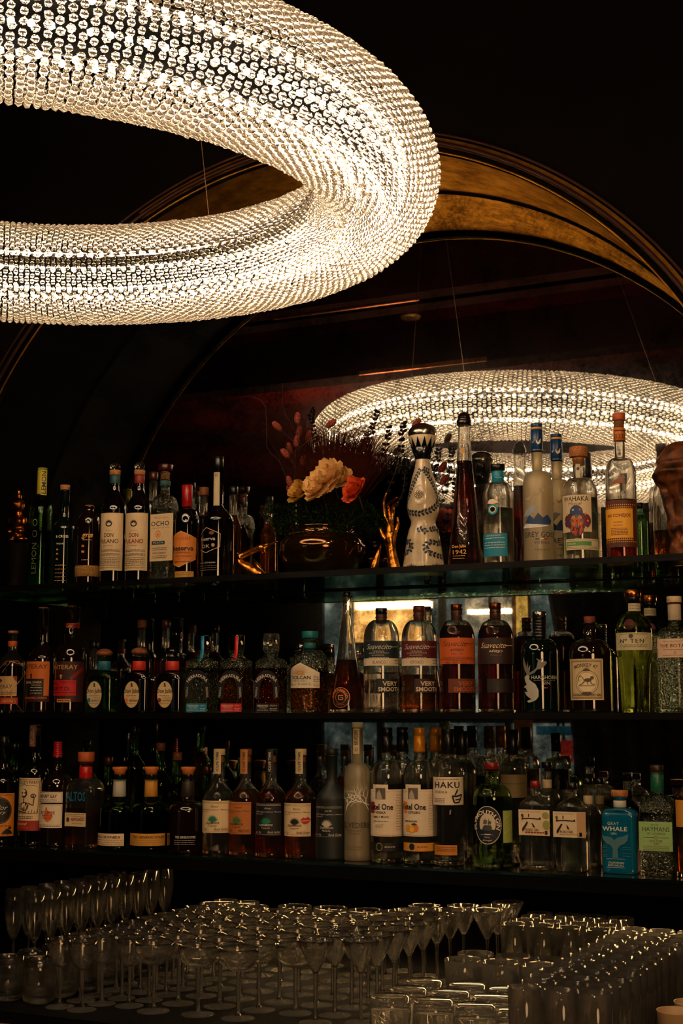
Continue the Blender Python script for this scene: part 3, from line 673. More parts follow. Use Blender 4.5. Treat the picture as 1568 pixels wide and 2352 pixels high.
def volcan():
    H_ = [(667, 1539), (690, 1522), (733, 1545), (733, 1580), (667, 1580)]
    it = []
    for i in range(17):
        a = PI * (i + .5) / 17; it.append(('l', [(690 + 5 * math.cos(a), 1547 - 4 * math.sin(a)), (690 + (19 - 4 * (i % 2)) * math.cos(a), 1547 - (20 - 4 * (i % 2)) * math.sin(a))], .7, (190, 130, 60)))
    it += [('p', [(682, 1549), (688, 1545), (694, 1545), (701, 1549)], (206, 130, 50)), ('t', 'VOLCAN', 673, 713, 1556, 8, (30, 40, 44), {'b': .02}), ('t', 'DE MI TIERRA', 678, 705, 1564, 3, GY), ('t', 'BLANCO', 686, 713, 1571, 5, (90, 120, 110), {'sp': 1.4})] + small(670, 682, (1572,), 1.2) + small(719, 731, (1553, 1557, 1561, 1565, 1571, 1575), 1.2)
    bottle(TB, 'round hammered tequila bottle with a turquoise cap and house-shaped cream label', 'bottle', 711, 'M', 43,
       (1466, 13, 1492, 1528, 43, 'round'), mat=HAMMER, liq=GOLDL, level=1542,
       caps=[('turquoise_cap', 1450, 1466, 19, 19, P('teal_cap', (8, 112, 116), .5)), ('neck_ring', 1470, 1476, 17.5, 16, CLEAR), ('neck_band', 1476, 1490, 13.8, 14.2, ink((8, 92, 96)))],
       labels=[('label', 667, 733, 1522, 1580, (232, 214, 184), it, {'poly': H_})])
volcan()
bottle(TB, 'slender cone-shaped tequila bottle with a round ring emblem, half full', 'bottle', 797, 'M', 42,
       prof=[(1638, 42), (1630, 42), (1560, 31), (1500, 22), (1440, 14.5), (1400, 11), (1380, 10.5), (1376, 12), (1368, 12)], mat=CLEAR, liq=AMBER, level=1516,
       caps=[('dark_stopper', 1360, 1370, 8, 10, BLACKP)],
       labels=[('ring_emblem', 759, 806, 1578, 1626, None, [('e', 782, 1602, 21, 22, (16, 10, 8)), ('o', 782, 1602, 22, 23, 1.2, ORG), ('o', 782, 1602, 13, 13.5, .9, ORG), ('t', 'CORAMINO', 764, 800, 1602, 5.5, ORG, {'arc': 17.3, 'b': .02, 'w': 58}),
                ('l', [(788, 1597), (778, 1597), (778, 1607), (787, 1607), (787, 1602), (782, 1602)], 1.8, ORG), ('t', 'TEQUILA', 773, 791, 1618, 3, ORG)])])
def suave(lab, px, lc, tc, sub, stripe, gl, lq, lv, capm, front, cap=1392):
    l0, l1 = px - 40, px + 40
    yy = 1485 if stripe else 1478 if front else 1482
    it = [('t', 'Suavecito', px - 33, px + 22, yy, 12.5, tc, {'sh': .45, 'b': -.004}), ('l', [(px + 12, yy - 1), (px + 24, yy + 1), (px + 36, yy)], 1, tc)]
    if stripe:
        it += [('t', 'TEQUILA', px - 20, px + 5, 1496, 3.4, tc, {'sp': 1.2}), ('t', '100% AGAVE AZUL', px - 22, px + 6, 1505, 2.4, tc)] + small(px - 28, px + 16, (1500, 1510), 1.1, tc)
        L = [('label', l0, l1, 1472, 1512, lc, it), ('name_strip', l0, l1, 1512, 1529, (226, 208, 176), [('t', sub, px - 20, px + 9, 1521, 7.5, BRN, {'b': .0})] + small(px + 29, px + 38, (1517, 1523), 2))]
    else:
        it += [('t', sub, px - 16, px + 14, 1493 if front else 1496, 8, tc, {'b': .01}), ('t', 'TEQUILA', px - 14, px + 12, 1502 if front else 1505, 3.6, tc if front else GY, {'sp': 1.3})]
        if front: it += [('t', 'WITH AGAVE NECTAR ADDED', px - 32, px + 32, 1510, 2.6, tc), ('l', [(l0, 1513.5), (l1, 1513.5)], .8, tc), ('t', '100% AGAVE AZUL', px - 24, px + 20, 1517.5, 3.2, tc), ('t', '38% Alc. Vol.', px - 26, px + 20, 1522, 2.6, tc)]
        L = [('label', l0, l1, 1465, 1525, lc, it)]
    bb = (px - 40, px + 39, 1558, 1591)
    L.append(('lower_label', px + (-12 if stripe else -20), px + 39, 1559, 1591, tuple(int(c * .5) for c in lc), [('t', 'VERY', px + 2, px + 34, 1570, 10, (200, 180, 150) if stripe else tuple(int(c * .8) for c in lc), {'b': .03}), ('t', 'SMOOTH', px - 8, px + 38, 1583, 10, (200, 180, 150) if stripe else tuple(int(c * .8) for c in lc), {'b': .03})]))
    cut = [('l', [(px - 8, 1622), (px - 8 + 34 * math.cos(a), 1622 - 30 * math.sin(a))], 1.1, GOLD if 0 else STEM) for a in [PI * (i + .5) / 13 for i in range(13)]]
    L.append(('cut_starburst', px - 40, px + 34, 1590, 1624, None, cut))
    bottle(TB, lab, 'bottle', px, 'M', 41, (cap + 20, 12.5, 1424, 1470, 41, 'round'), mat=gl, liq=lq, level=lv,
       caps=[('stopper', cap, cap + 14, 13.5, 13.5, capm), ('stopper_plug', cap + 14, cap + 36, 12.8, 12.8, P('brown_plug', (70, 34, 18), .4))], labels=L)
suave('round-shouldered clear tequila bottle with a dark teal and cream label, left of the four alike', 876, (10, 34, 36), SV, 'BLANCO', 1, CLEAR, WATER, 1545, BLACKP, 0, 1397)
suave('round-shouldered tequila bottle with a dark red and cream label', 963, (86, 12, 18), SV, 'REPOSADO', 1, CLEAR, GOLDL, 1550, P('red_brown_cap', (90, 28, 16), .4), 0)
suave('round-shouldered amber tequila bottle with an orange label', 1050, (204, 92, 30), (40, 18, 10), 'AÑEJO', 0, CLEAR, DARKAMB, 1438, P('bronze_cap', (120, 66, 30), .3, .9), 1, 1388)
suave('round-shouldered amber tequila bottle with a dark brown label, right of the four alike', 1139, (40, 14, 12), CR, 'AÑEJO', 0, CLEAR, DARKAMB, 1438, P('bronze_cap', (120, 66, 30), .3, .9), 0, 1385)
def hara():
    W = (176, 172, 160); W2 = (120, 116, 106)
    it = [('p', [(1212, 1552), (1207, 1540), (1203, 1525), (1204, 1508), (1208, 1522), (1211, 1532), (1214, 1518), (1214, 1535), (1219, 1527), (1217, 1545), (1226, 1540), (1232, 1534), (1236, 1518), (1232, 1512), (1240, 1516), (1246, 1512), (1243, 1522), (1252, 1518), (1256, 1522), (1250, 1530), (1243, 1536), (1234, 1538), (1228, 1545), (1218, 1550)], W2),
          ('p', [(1206, 1556), (1210, 1550), (1217, 1552), (1216, 1560), (1222, 1566), (1230, 1572), (1236, 1585), (1236, 1600), (1230, 1608), (1222, 1612), (1214, 1614), (1210, 1610), (1220, 1606), (1210, 1598), (1205, 1588), (1212, 1590), (1208, 1580), (1204, 1578), (1210, 1572), (1207, 1564)], W),
          ('t', 'HARAHORN', 1221, 1276, 1556, 8.5, W, {'b': .01}), ('d', 1226, 1272, 1563, 1.6, GY), ('t', 'GIN', 1243, 1261, 1569, 7.5, W), ('d', 1248, 1256, 1580, 3, RED)]
    bottle('gin_bottle', 'dark gin bottle with a pale antlered hare drawn on its front and a silver cap', 'bottle', 1241, 'M', 43, (1420, 14, 1466, 1502, 43, 'round'), mat=GREENBLK, opaque=True,
       caps=[('silver_cap', 1405, 1418, 16, 16, SILVER), ('ribbed_sleeve', 1418, 1465, 15.5, 15.5, BLACKP, 'rib')], labels=[('printed_hare', 1198, 1280, 1505, 1615, None, it)])
hara()
def monkey():
    D = (84, 66, 44); it = [('r', 1314, 1381, 1517, 1605, (150, 128, 92)), ('r', 1317, 1378, 1521, 1601, (204, 180, 136)), ('t', 'MONKEY 47', 1318, 1376, 1600, 9, D, {'arc': 71, 'b': .02, 'w': 56}),
          ('e', 1347, 1567, 27, 28, (150, 128, 92)), ('e', 1347, 1567, 24.5, 25.5, (226, 206, 164)), ('o', 1347, 1567, 22, 23, .8, D), ('a', 1347, 1540, 9, 7, D), ('r', 1340, 1355, 1538, 1542, D)]
    it += [('l', [(1331, 1566), (1330, 1557), (1334, 1552), (1339, 1556), (1342, 1563), (1352, 1560), (1358, 1556)], 1.3, D), ('e', 1350, 1562, 8, 4, D), ('e', 1359, 1557, 4, 4, D), ('l', [(1343, 1564), (1338, 1571), (1332, 1573)], 2, D), ('l', [(1355, 1564), (1358, 1571), (1365, 1573)], 2, D), ('l', [(1329, 1575), (1363, 1575)], 1, D), ('l', [(1348, 1565), (1350, 1573)], 1.6, D)]
    it += [('e', 1347, 1593, 12, 4, D), ('t', 'SCHWARZWALD DRY GIN', 1317, 1377, 1596, 6, D, {'b': .02})]
    it += [('p', [(1311 + i * 4.3, 1514.5), (1313 + i * 4.3, 1512.5), (1315 + i * 4.3, 1514.5)], (222, 196, 150)) for i in range(17)]
    bottle('gin_bottle', 'black apothecary gin bottle with a cork and a postage-stamp style monkey label', 'bottle', 1357, 'M', 49, (1430, 14, 1468, 1506, 49, 'round'), mat=BROWNG, opaque=True,
       caps=[('cork_stopper', 1416, 1434, 13.5, 12, P('red_cork', (140, 62, 34), .7, noise=.3, scale=500))], labels=[('label', 1311, 1384, 1514, 1608, (222, 198, 152), it)])
monkey()
def ten(lab, px, y, e, lx):
    f = lambda v: 1645 + (v - 1645) * e
    it = [('t', 'Nº', lx - 30, lx - 15, f(1472), 9, INK, {'b': .02}), ('t', 'TEN', lx - 8, lx + 22, f(1472), 9, INK, {'b': .01, 'sp': 1.2}), ('e', lx - 6, f(1461), 5, 5, (70, 66, 56)), ('l', [(lx - 34, f(1470)), (lx - 30, f(1458)), (lx - 22, f(1456))], .8, (120, 120, 100)), ('l', [(lx + 12, f(1487)), (lx + 30, f(1462))], .8, (120, 120, 100)), ('l', [(lx - 22, f(1490)), (lx - 16, f(1478))], .8, (120, 120, 100)), ('l', [(lx - 34, f(1480)), (lx - 28, f(1470)), (lx - 26, f(1480))], .8, (120, 120, 100))] + small(lx - 30, lx + 30, (f(1456), f(1481), f(1485)), 1.1)
    bottle('gin_bottle', lab, 'bottle', px, 'M', 42, prof=[(1636, 33), (1600, 34), (1540, 37), (1495, 41), (1490, 42), (1450, 42), (1438, 40), (1424, 34), (1414, 26), (1408, 17), (1404, 15), (1378, 15)] if e == 1 else [(1636, 31), (1540, 35), (f(1450), 40), (f(1438), 38), (f(1424), 32), (f(1414), 25), (f(1408), 16), (f(1404), 14), (f(1378), 14)],
       mat=OLIVE, liq=WATER, level=f(1440), y=y, flute=(22, .0, .115, .06),
       caps=[('copper_cap', f(1355), f(1372), 19, 19, COPPER), ('cap_collar', f(1372), f(1380), 17, 16, BLACKP)],
       labels=[('neck_label', px - 15, px + 12, f(1384), f(1402), (214, 200, 168), small(px - 12, px + 9, (f(1390), f(1396)), 1.3), {'neck': 15.6}),
               ('label', lx - 39, lx + 39, f(1453), f(1493), (206, 196, 158), it), ('red_seal', lx - 22, lx + 2, f(1422), f(1446), (84, 14, 16), [('o', lx - 10, f(1434), 9, 9, 1.4, (50, 8, 8)), ('t', '10', lx - 14, lx - 6, f(1434), 6, (50, 8, 8))], {'oval': 1})])
ten('green fluted gin bottle with a copper cap and wide cream label, in the front row', 1458, .11, 1, 1455)
ten('green fluted gin bottle with a copper cap, half hidden behind the front one', 1494, .22, .957, 1503)
bottle('gin_bottle', 'textured gin bottle with a cream cap and pale pink label, end of middle shelf', 'bottle', 1553, 'M', 43,
       (1385, 14, 1440, 1466, 43, 'round'), mat=HAMMER, liq=WATER, level=1450,
       caps=[('cream_cap', 1370, 1384, 17, 17, ink((224, 200, 160))), ('red_ring', 1384, 1388, 15, 15, ink((120, 30, 20))), ('neck_label', 1388, 1425, 15, 15, paper((204, 188, 160)))],
       labels=[('label', 1511, 1590, 1467, 1510, (232, 196, 166), [('t', 'THE BOTANIST', 1517, 1589, 1483, 8, (60, 34, 30), {'b': .0}), ('t', '22', 1546, 1553, 1499, 5, (60, 34, 30))] + small(1524, 1580, (1473, 1492, 1505), 1))])
# ---- bottom shelf ----------------------------------------------------------
bottle(RB, 'dark rum bottle with a black disc on its orange label, at the left edge', 'bottle', 4, 'B', 34, (1700, 11, 1760, 1795, 34, 'slope'), mat=BLACKG, opaque=True,
       caps=[('black_cap', 1690, 1715, 12.5, 12.5, BLACKP)],
       labels=[('label', -30, 31, 1822, 1921, (220, 134, 36), [('e', -2, 1862, 29, 30, (14, 12, 12)), ('o', -2, 1862, 27, 28, .8, GY), ('t', 'Sailor', -20, 17, 1855, 10, SV, {'sh': .4}), ('t', 'Jerry', -18, 14, 1867, 9, SV, {'sh': .4}), ('p', [(8, 1910), (16, 1903), (24, 1908), (28, 1916), (4, 1916)], INK), ('e', 22, 1902, 4, 3, INK)] + small(-20, 24, (1826, 1897, 1918), 1.4, BRN))])
def maggie():
    K = (40, 34, 28)
    it = [('o', 66, 1838, 24, 66, 0.01, K), ('l', [(42, 1791), (89, 1791), (86, 1868), (41, 1868), (42, 1791)], .9, K), ('t', "MAGGIE'S FARM", 43, 87, 1797, 7, K, {'b': .0}), ('l', [(46, 1806), (56, 1802), (66, 1805), (76, 1803), (84, 1808)], .8, K),
          ('e', 56, 1822, 8, 10, K), ('e', 55, 1821, 6.2, 8, CR), ('e', 53, 1821, 1.8, 2.4, K), ('e', 58.5, 1821, 1.8, 2.4, K), ('l', [(52, 1829), (60, 1829)], 1.6, K),
          ('l', [(56, 1832), (56, 1846)], 2, K), ('e', 57, 1852, 10, 10, K), ('e', 57, 1852, 8, 8, CR), ('l', [(47, 1848), (68, 1844)], 1.1, K), ('l', [(47, 1853), (67, 1850)], 1.1, K), ('l', [(48, 1858), (66, 1856)], 1.1, K),
          ('l', [(66, 1845), (76, 1850), (78, 1832)], 2, K), ('e', 76, 1828, 6, 5, K), ('e', 76, 1828, 4, 3.2, CR), ('l', [(46, 1846), (43, 1862), (60, 1866)], 2, K)]
    it += [('r', 38, 90, 1885, 1908, (150, 38, 20)), ('t', 'Spiced', 44, 64, 1893, 8, CR, {'sh': .3}), ('l', [(46, 1900), (66, 1902)], .8, CR)] + small(46, 76, (1876, 1880), 1.3, K)
    for i in range(8): it.append(('l', [(42 + i * 6, 1869 + (i % 3)), (44 + i * 6, 1862 - 3 * (i % 2))], 1.2, K))
    bottle(RB, 'tall dark rum bottle with a skeleton drawing on its cream label', 'bottle', 76, 'B', 33, (1668, 11.5, 1734, 1776, 33, 'slope'), mat=BLACKG, opaque=True,
       caps=[('brown_cap', 1664, 1690, 12.4, 12.4, P('brown_cap', (44, 20, 12), .4))],
       labels=[('label', 38, 91, 1787, 1908, CR, it), ('neck_label', 66, 82, 1665, 1716, (120, 46, 26), [('t', 'FARM STRENGTH', 69, 79, 1690, 44, SV, {'rot': 90})], {'neck': 13})])
maggie()
bottle(RB, 'dark rum bottle with a red cap and white double label, second from the skeleton label', 'bottle', 128, 'B', 37, (1738, 9.5, 1776, 1806, 37, 'round'), mat=BROWNG, opaque=True,
       caps=[('red_cap', 1703, 1740, 9.5, 10.5, P('red_cap', (176, 16, 26), .3), 'rib')],
       labels=[('upper_label', 90, 143, 1819, 1844, WH, [('l', [(92, 1821), (141, 1821), (141, 1842), (92, 1842), (92, 1821)], .7, BRN), ('t', 'MOUNT GAY', 95, 131, 1829, 8, INK, {'b': .03}), ('t', '1703', 116, 130, 1838, 5, BRN), ('t', 'Barbados Rum', 94, 114, 1837, 3, INK)]),
               ('lower_label', 88, 142, 1847, 1902, WH, [('l', [(90, 1849), (140, 1849), (140, 1895), (90, 1895), (90, 1849)], .7, BRN), ('p', [(105, 1856), (108, 1853), (110, 1862), (117, 1866), (122, 1874), (117, 1884), (110, 1889), (104, 1884), (101, 1876), (104, 1868)], (224, 112, 56)), ('t', 'ECLIPSE', 96, 126, 1867, 7, BRN, {'b': .01}), ('d', 98, 122, 1874, 1.6, BRN), ('d', 99, 118, 1879, 1.6, BRN)] + small(94, 138, (1898,), 1.4))])
bottle(TB, 'clear broad tequila bottle with a wide cork top, red neck seal and blue lettering', 'bottle', 194, 'B', 46, (1750, 14, 1786, 1818, 46, 'round'), mat=CLEAR, liq=GOLDL, level=1855, flat=(40, 30, 5),
       caps=[('cork_stopper', 1727, 1749, 19, 19, P('orange_cork', (190, 90, 44), .5)), ('neck_seal', 1760, 1786, 14.8, 15.3, P('red_seal', (184, 20, 24), .35))],
       labels=[('printed_name', 152, 198, 1817, 1843, None, [('t', 'ALTOS', 152, 196, 1830, 21, (16, 100, 130), {'b': .01})]), ('label', 149, 197, 1868, 1899, CR, [('e', 156, 1884, 4.6, 5.6, (70, 60, 44)), ('t', 'REPOSADO', 164, 193, 1883, 7, (130, 24, 34), {'b': .03}), ('t', '40% ALC/VOL', 166, 190, 1892, 3.4, GY), ('l', [(150, 1875), (195, 1877)], .7, GY)] + small(152, 194, (1871,), 1.5))])
def tres(lab, px, l0, l1, lc, nl, gl, lq, first):
    it = [('t', 'TRES GENERACIONES', l0 + (5 if lc != CR else -18), l1 - 2 - (0 if lc != CR else 6), 1923, 5.6, INK if lc else SV, {'b': .02})] + small(l0 + 3, l1 - 3, (1930, 1935, 1939), 1, GY if lc else SV)
    bottle(TB, lab, 'bottle', px, 'B', 46, (1790, 14, 1840, 1862, 46, 'round'), mat=gl, liq=lq, level=1864, opaque=lq is None,
       caps=[('flared_stopper', 1761, 1778, 17.5, 13, P('orange_wood', (206, 116, 50), .55), 'flare'), ('stopper_base', 1774, 1790, 13, 11, BLACKP), ('neck_label', 1791, 1829, 14, 15.5, paper(nl))],
       labels=[('label', l0, l1, 1915, 1943, lc, it)])
    
tres('bell-shaped tequila bottle with a pale silver neck label and cream base label', 272, 224, 284, CR, (190, 184, 170), GREENISH, WATER, 1)
tres('bell-shaped tequila bottle with a gold neck label and gold base label', 345, 300, 378, (214, 150, 50), (206, 140, 50), GREENISH, GOLDL, 0)
tres('bell-shaped dark tequila bottle with white lettering and an orange wooden stopper', 430, 398, 450, None, (40, 30, 22), BROWNG, None, 0)
def casa(lab, px, lc, tc, sub, ag, lx0, lx1, y0, y1, capm, gl, lq, lips=False, stripc=None):
    c = (lx0 + lx1) / 2 - 6
    it = [('t', 'TEQUILA CASAMIGOS', lx0 + 2, lx1 - 2, y0 + 3.5, 2.4, tc), ('l', [(lx0 + 1, y0 + 6), (lx1 - 1, y0 + 6)], .5, tc), ('t', sub, c - 4, c + 12, y0 + 13, 5, tc, {'sh': .3}), ('t', '100% Agave Jalisco, Mexico', lx0 + 2, lx1 - 1, y0 + 21, 4, tc, {'sh': .3}), ('t', '80 proof', lx0 + 2, lx0 + 16, y0 + 26, 3.4, tc, {'sh': .3}),
          ('a', c, y0 + 46, 15, 19, ag), ('e', c, y0 + 45, 8, 4, ag), ('t', 'CASAMIGOS', c - 14, c + 15, y0 + 51, 4.6, tc, {'b': .02}), ('t', 'Tequila' if 'MEZ' not in sub else 'MEZCAL', c - 9, c + 9, y0 + 58, 4.4, tc, {'sh': .3 if 'MEZ' not in sub else 0}),
          ('t', 'Rande Gerber', c + 4, lx1 - 3, y1 - 9, 6, tc, {'sh': .5}), ('t', 'Jon Tig', lx0 + 2, lx0 + 13, y1 - 8, 5, tc, {'sh': .5}), ('l', [(lx0 + 2, y1 - 4), (lx1 - 2, y1 - 4)], .4, tc)]
    if lips:
        r = (186, 30, 30); x, y = c + 24, y0 + 40
        it += [('p', [(x - 12, y - 1), (x - 5, y - 8), (x, y - 6), (x + 6, y - 9), (x + 12, y - 2), (x + 4, y - 2), (x - 4, y - 1)], r), ('p', [(x - 11, y + 1), (x - 3, y + 1), (x + 10, y), (x + 5, y + 6), (x - 3, y + 8)], r)]
    t = bottle(TB if sub != 'Joven MEZ' else 'mezcal_bottle', lab, 'bottle', px, 'B', 37, (1734, 12.5, 1790, 1836, 37, 'slope'), mat=gl, liq=lq, level=1812, opaque=lq is None,
       caps=[('stopper', 1720, 1734, 13.5, 13.5, capm), ('stopper_plug', 1736, 1750, 10, 10, CORK)] if lq else [('stopper', 1720, 1734, 13.5, 13.5, capm)],
       labels=[('label', lx0, lx1, y0, y1, lc, it)] + ([('neck_label', px - 11, px + 5, 1722, 1778, stripc, [('t', 'SMALL BATCH', px - 6, px, 1750, 44, INK if stripc != (16, 15, 14) else SV, {'rot': -90, 'b': .02})], {'neck': 14})] if stripc else []))
    return t
GRN = (20, 120, 84)
pale = P('pale_stopper', (214, 180, 130), .6)
casa('slope-shouldered tequila bottle with a cream label and green agave, left of the five alike', 502, CR, INK, 'Blanco', GRN, 464, 525, 1839, 1913, pale, CLEAR, WATER, stripc=(222, 196, 150))
casa('slope-shouldered tequila bottle with a tan-orange label and green agave', 563, (190, 112, 48), (60, 30, 16), 'Reposado', (60, 110, 60), 523, 576, 1842, 1916, WOOD, CLEAR, GOLDL, stripc=(200, 130, 66))
casa('slope-shouldered tequila bottle with black label and white print', 622, (14, 12, 12), SV, 'Añejo', GRN, 588, 645, 1844, 1920, BLACKP, CLEAR, AMBER, stripc=(16, 15, 14))
casa('slope-shouldered tequila bottle with red lips on its cream label', 690, CR, INK, 'Blanco', (26, 30, 40), 652, 713, 1845, 1921, pale, CLEAR, GOLDL, lips=True, stripc=(222, 196, 150))
casa('matte black mezcal bottle with silver agave and lettering', 762, None, SV, 'Joven MEZ', SV, 726, 786, 1850, 1926, P('matte_black', (15, 22, 20), .55), P('matte_black', (15, 22, 20), .55), None)
def belv():
    W = (240, 232, 214); it = []
    rr = random.Random(3)
    def br(x, y, a, L, d):
        x2, y2 = x + L * math.cos(a), y - L * math.sin(a)
        if x2 < 791 or x2 > 849 or y2 < 1788: return
        it.append(('l', [(x, y), (x2, y2)], .5 + d * .3, W))
        if d > 0:
            for k in (-1, 1): br(x2, y2, a + k * rr.uniform(.3, .65), L * rr.uniform(.72, .95), d - 1)
    br(846, 1862, 2.0, 15, 5); br(796, 1862, 1.3, 13, 5); br(846, 1850, 2.6, 13, 4)
    it += [('t', 'BELVEDERE', 790, 846, 1895, 12, (70, 60, 44), {'b': .01}), ('t', 'ORGANIC', 797, 829, 1908, 5, (80, 70, 50), {'sp': 1.2}), ('t', 'VODKA', 801, 826, 1914, 5, (80, 70, 50), {'sp': 1.2})] + small(798, 830, (1945, 1950), 1.2, (110, 100, 80))
    bottle('vodka_bottle', 'tall frosted vodka bottle covered with white branch drawings, bottom shelf', 'bottle', 821, 'B', 31, (1672, 12.5, 1752, 1786, 31, 'round'), mat=FROST, liq=None, wall=.004,
       caps=[('cream_cap', 1659, 1671, 13.4, 13.4, ink((226, 206, 170)))],
       labels=[('neck_label', 811, 825, 1673, 1732, CR, [('t', 'BELVEDERE', 814, 821, 1694, 34, INK, {'rot': 90, 'b': .02}), ('o', 818, 1722, 3, 4, 1, INK)], {'neck': 13.2}), ('printed_branches', 791, 850, 1786, 1960, None, it)])
belv()
def ketel(lab, px, y, e, cit, capc, full=True):
    f = lambda v: 1645 + (v - 1645) * e
    l0, l1 = px - 38, px + 35
    poly = [(l0, f(1813)), (l0 + 6, f(1813)), (l0 + 6, f(1802)), (l0 + 40, f(1802)), (l0 + 40, f(1813)), (l1, f(1813)), (l1, f(1921)), (l0, f(1921))]
    it = [('l', [(l0 + 1, f(1818)), (l1 - 1, f(1818))], .5, (190, 140, 90)), ('r', l0 + 12, l0 + 34, f(1810), f(1836), (96, 86, 74)), ('p', [(l0 + 14, f(1836)), (l0 + 15, f(1822)), (l0 + 20, f(1814)), (l0 + 24, f(1822)), (l0 + 27, f(1836))], (180, 168, 146))]
    it += [('r', l0 + 2, l0 + 10, f(1842), f(1868), (150, 20, 24) if not cit else (226, 130, 40)), ('t', 'Ketel One', l0 + 2, l0 + 51, f(1853), 14, INK, {'b': .03}), ('t', 'VODKA' if not cit else 'CITROEN', l0 + 12, l0 + 35 if not cit else l0 + 38, f(1866), 5.5, INK, {'b': .02})]
    if cit: it += [('e', l0 + 12, f(1902), 7, 8, (230, 160, 40)), ('e', l0 + 28, f(1902), 7, 8, (226, 120, 30)), ('e', l0 + 20, f(1905), 7, 7.5, (240, 190, 60)), ('o', l0 + 20, f(1905), 6.4, 7, 1, (226, 130, 30)), ('p', [(l0 + 18, f(1893)), (l0 + 26, f(1890)), (l0 + 32, f(1894)), (l0 + 24, f(1896))], (40, 70, 40)), ('d', l0 + 6, l0 + 33, f(1886), 3, GY)]
    else: it += [('t', 'FAMILY MADE', l0 + 7, l0 + 41, f(1876), 4.6, INK, {'b': .01}), ('t', 'NOLET', l0 + 12, l0 + 30, f(1897), 7, (150, 130, 110), {'sh': .5}), ('d', l0 + 9, l0 + 40, f(1886), 1.6, GY)]
    it += small(l0 + 57, l1 - 4, [f(1826 + i * 6) for i in range(14)], 1, (170, 130, 100)) + [('l', [(l0, f(1918)), (l1, f(1918))], .7, (180, 110, 70))]
    band = (16, 14, 16) if not cit else (226, 150, 50)
    L = [('label', l0, l1, f(1802), f(1921), WH, it, {'poly': poly}), ('lower_band', l0 + 1, l1 + 2, f(1936), f(1955), band, [('o', l0 + 20, f(1945), 8, 9, 1.4, (150, 130, 80)), ('e', l0 + 20, f(1945), 6.5, 7.5, INK), ('d', l0 + 32, l0 + 56, f(1945), 1.6, SV if not cit else BRN)])] if full else []
    bottle('vodka_bottle', lab, 'bottle', px, 'B', 37.5 * e, (f(1725), 12.5, f(1745), f(1788), 37.5 * e, 'round'), mat=CLEAR, liq=WATER, level=f(1800), y=y,
       caps=[('black_screw_cap' if capc == BLACKP else 'orange_screw_cap', f(1671), f(1690), 13, 13, capc), ('screw_sleeve', f(1690), f(1728), 13.6, 13.8, capc, 'rib' if 0 else '')], labels=L)
OCAP = P('orange_screw', (226, 140, 26), .35, .3)
ketel('clear vodka bottle with a black cap and a red first letter on its cream label', 889, .085, 1, 0, BLACKP)
ketel('clear black-capped vodka bottle hidden behind the one with a red letter on its label', 925, .18, .972, 0, BLACKP, False)
ketel('clear vodka bottle with an orange cap and oranges on its cream label, front row', 964, .085, 1, 1, OCAP)
ketel('clear vodka bottle with an orange cap standing behind the one with oranges on its label', 1001, .18, .972, 1, OCAP, False)
KANJI_W = [('l', [(1050, 1813), (1044, 1826)], 3.6, INK), ('l', [(1038, 1828), (1040, 1836), (1042, 1843)], 4, INK), ('l', [(1037, 1828), (1047, 1829), (1058, 1825)], 3.4, INK), ('l', [(1058, 1825), (1055, 1836), (1051, 1844)], 3.2, INK), ('l', [(1044, 1837), (1055, 1835)], 2.4, INK), ('l', [(1042, 1844), (1052, 1843)], 3, INK)]
bottle('vodka_bottle', 'clear vodka bottle with a black cap, white square label and brush-stroke character', 'bottle', 1030, 'B', 35, (1732, 14, 1740, 1776, 35, 'bell'), mat=CLEAR, liq=WATER, level=1785,
       caps=[('black_cap', 1674, 1733, 14.5, 15, BLACKP)],
       labels=[('label', 995, 1063, 1785, 1849, WH, [('d', 1003, 1053, 1790, 1.4, GY), ('t', 'HAKU', 1000, 1054, 1803, 14, INK, {'b': .02, 'sp': 1.1}), ('t', 'VODKA', 1000, 1027, 1819, 5.6, INK, {'sp': 1.1})] + KANJI_W + small(999, 1022, (1834, 1838, 1842), 1.2)),
               ('lower_label', 999, 1049, 1941, 1964, (206, 130, 46), small(1004, 1045, (1946, 1950, 1954), 1.2, BRN))])
bottle('vodka_bottle', 'clear vodka bottle with a black cap behind the white square label', 'bottle', 1062, 'B', 33, (1734, 12, 1744, 1778, 33, 'bell'), mat=CLEAR, liq=WATER, y=.18, caps=[('black_cap', 1679, 1734, 13.5, 14, BLACKP)])
bottle('gin_bottle', 'clear gin bottle with a black cap and mottled label behind the green one', 'bottle', 1180, 'B', 31, (1730, 11, 1748, 1766, 31, 'round'), mat=CLEAR, liq=WATER, y=.2, caps=[('black_cap', 1687, 1733, 12.5, 12.5, BLACKP)],
       labels=[('label', 1150, 1209, 1779, 1832, (120, 100, 60), [('d', 1154, 1204, 1800, 3, (80, 66, 40))])])
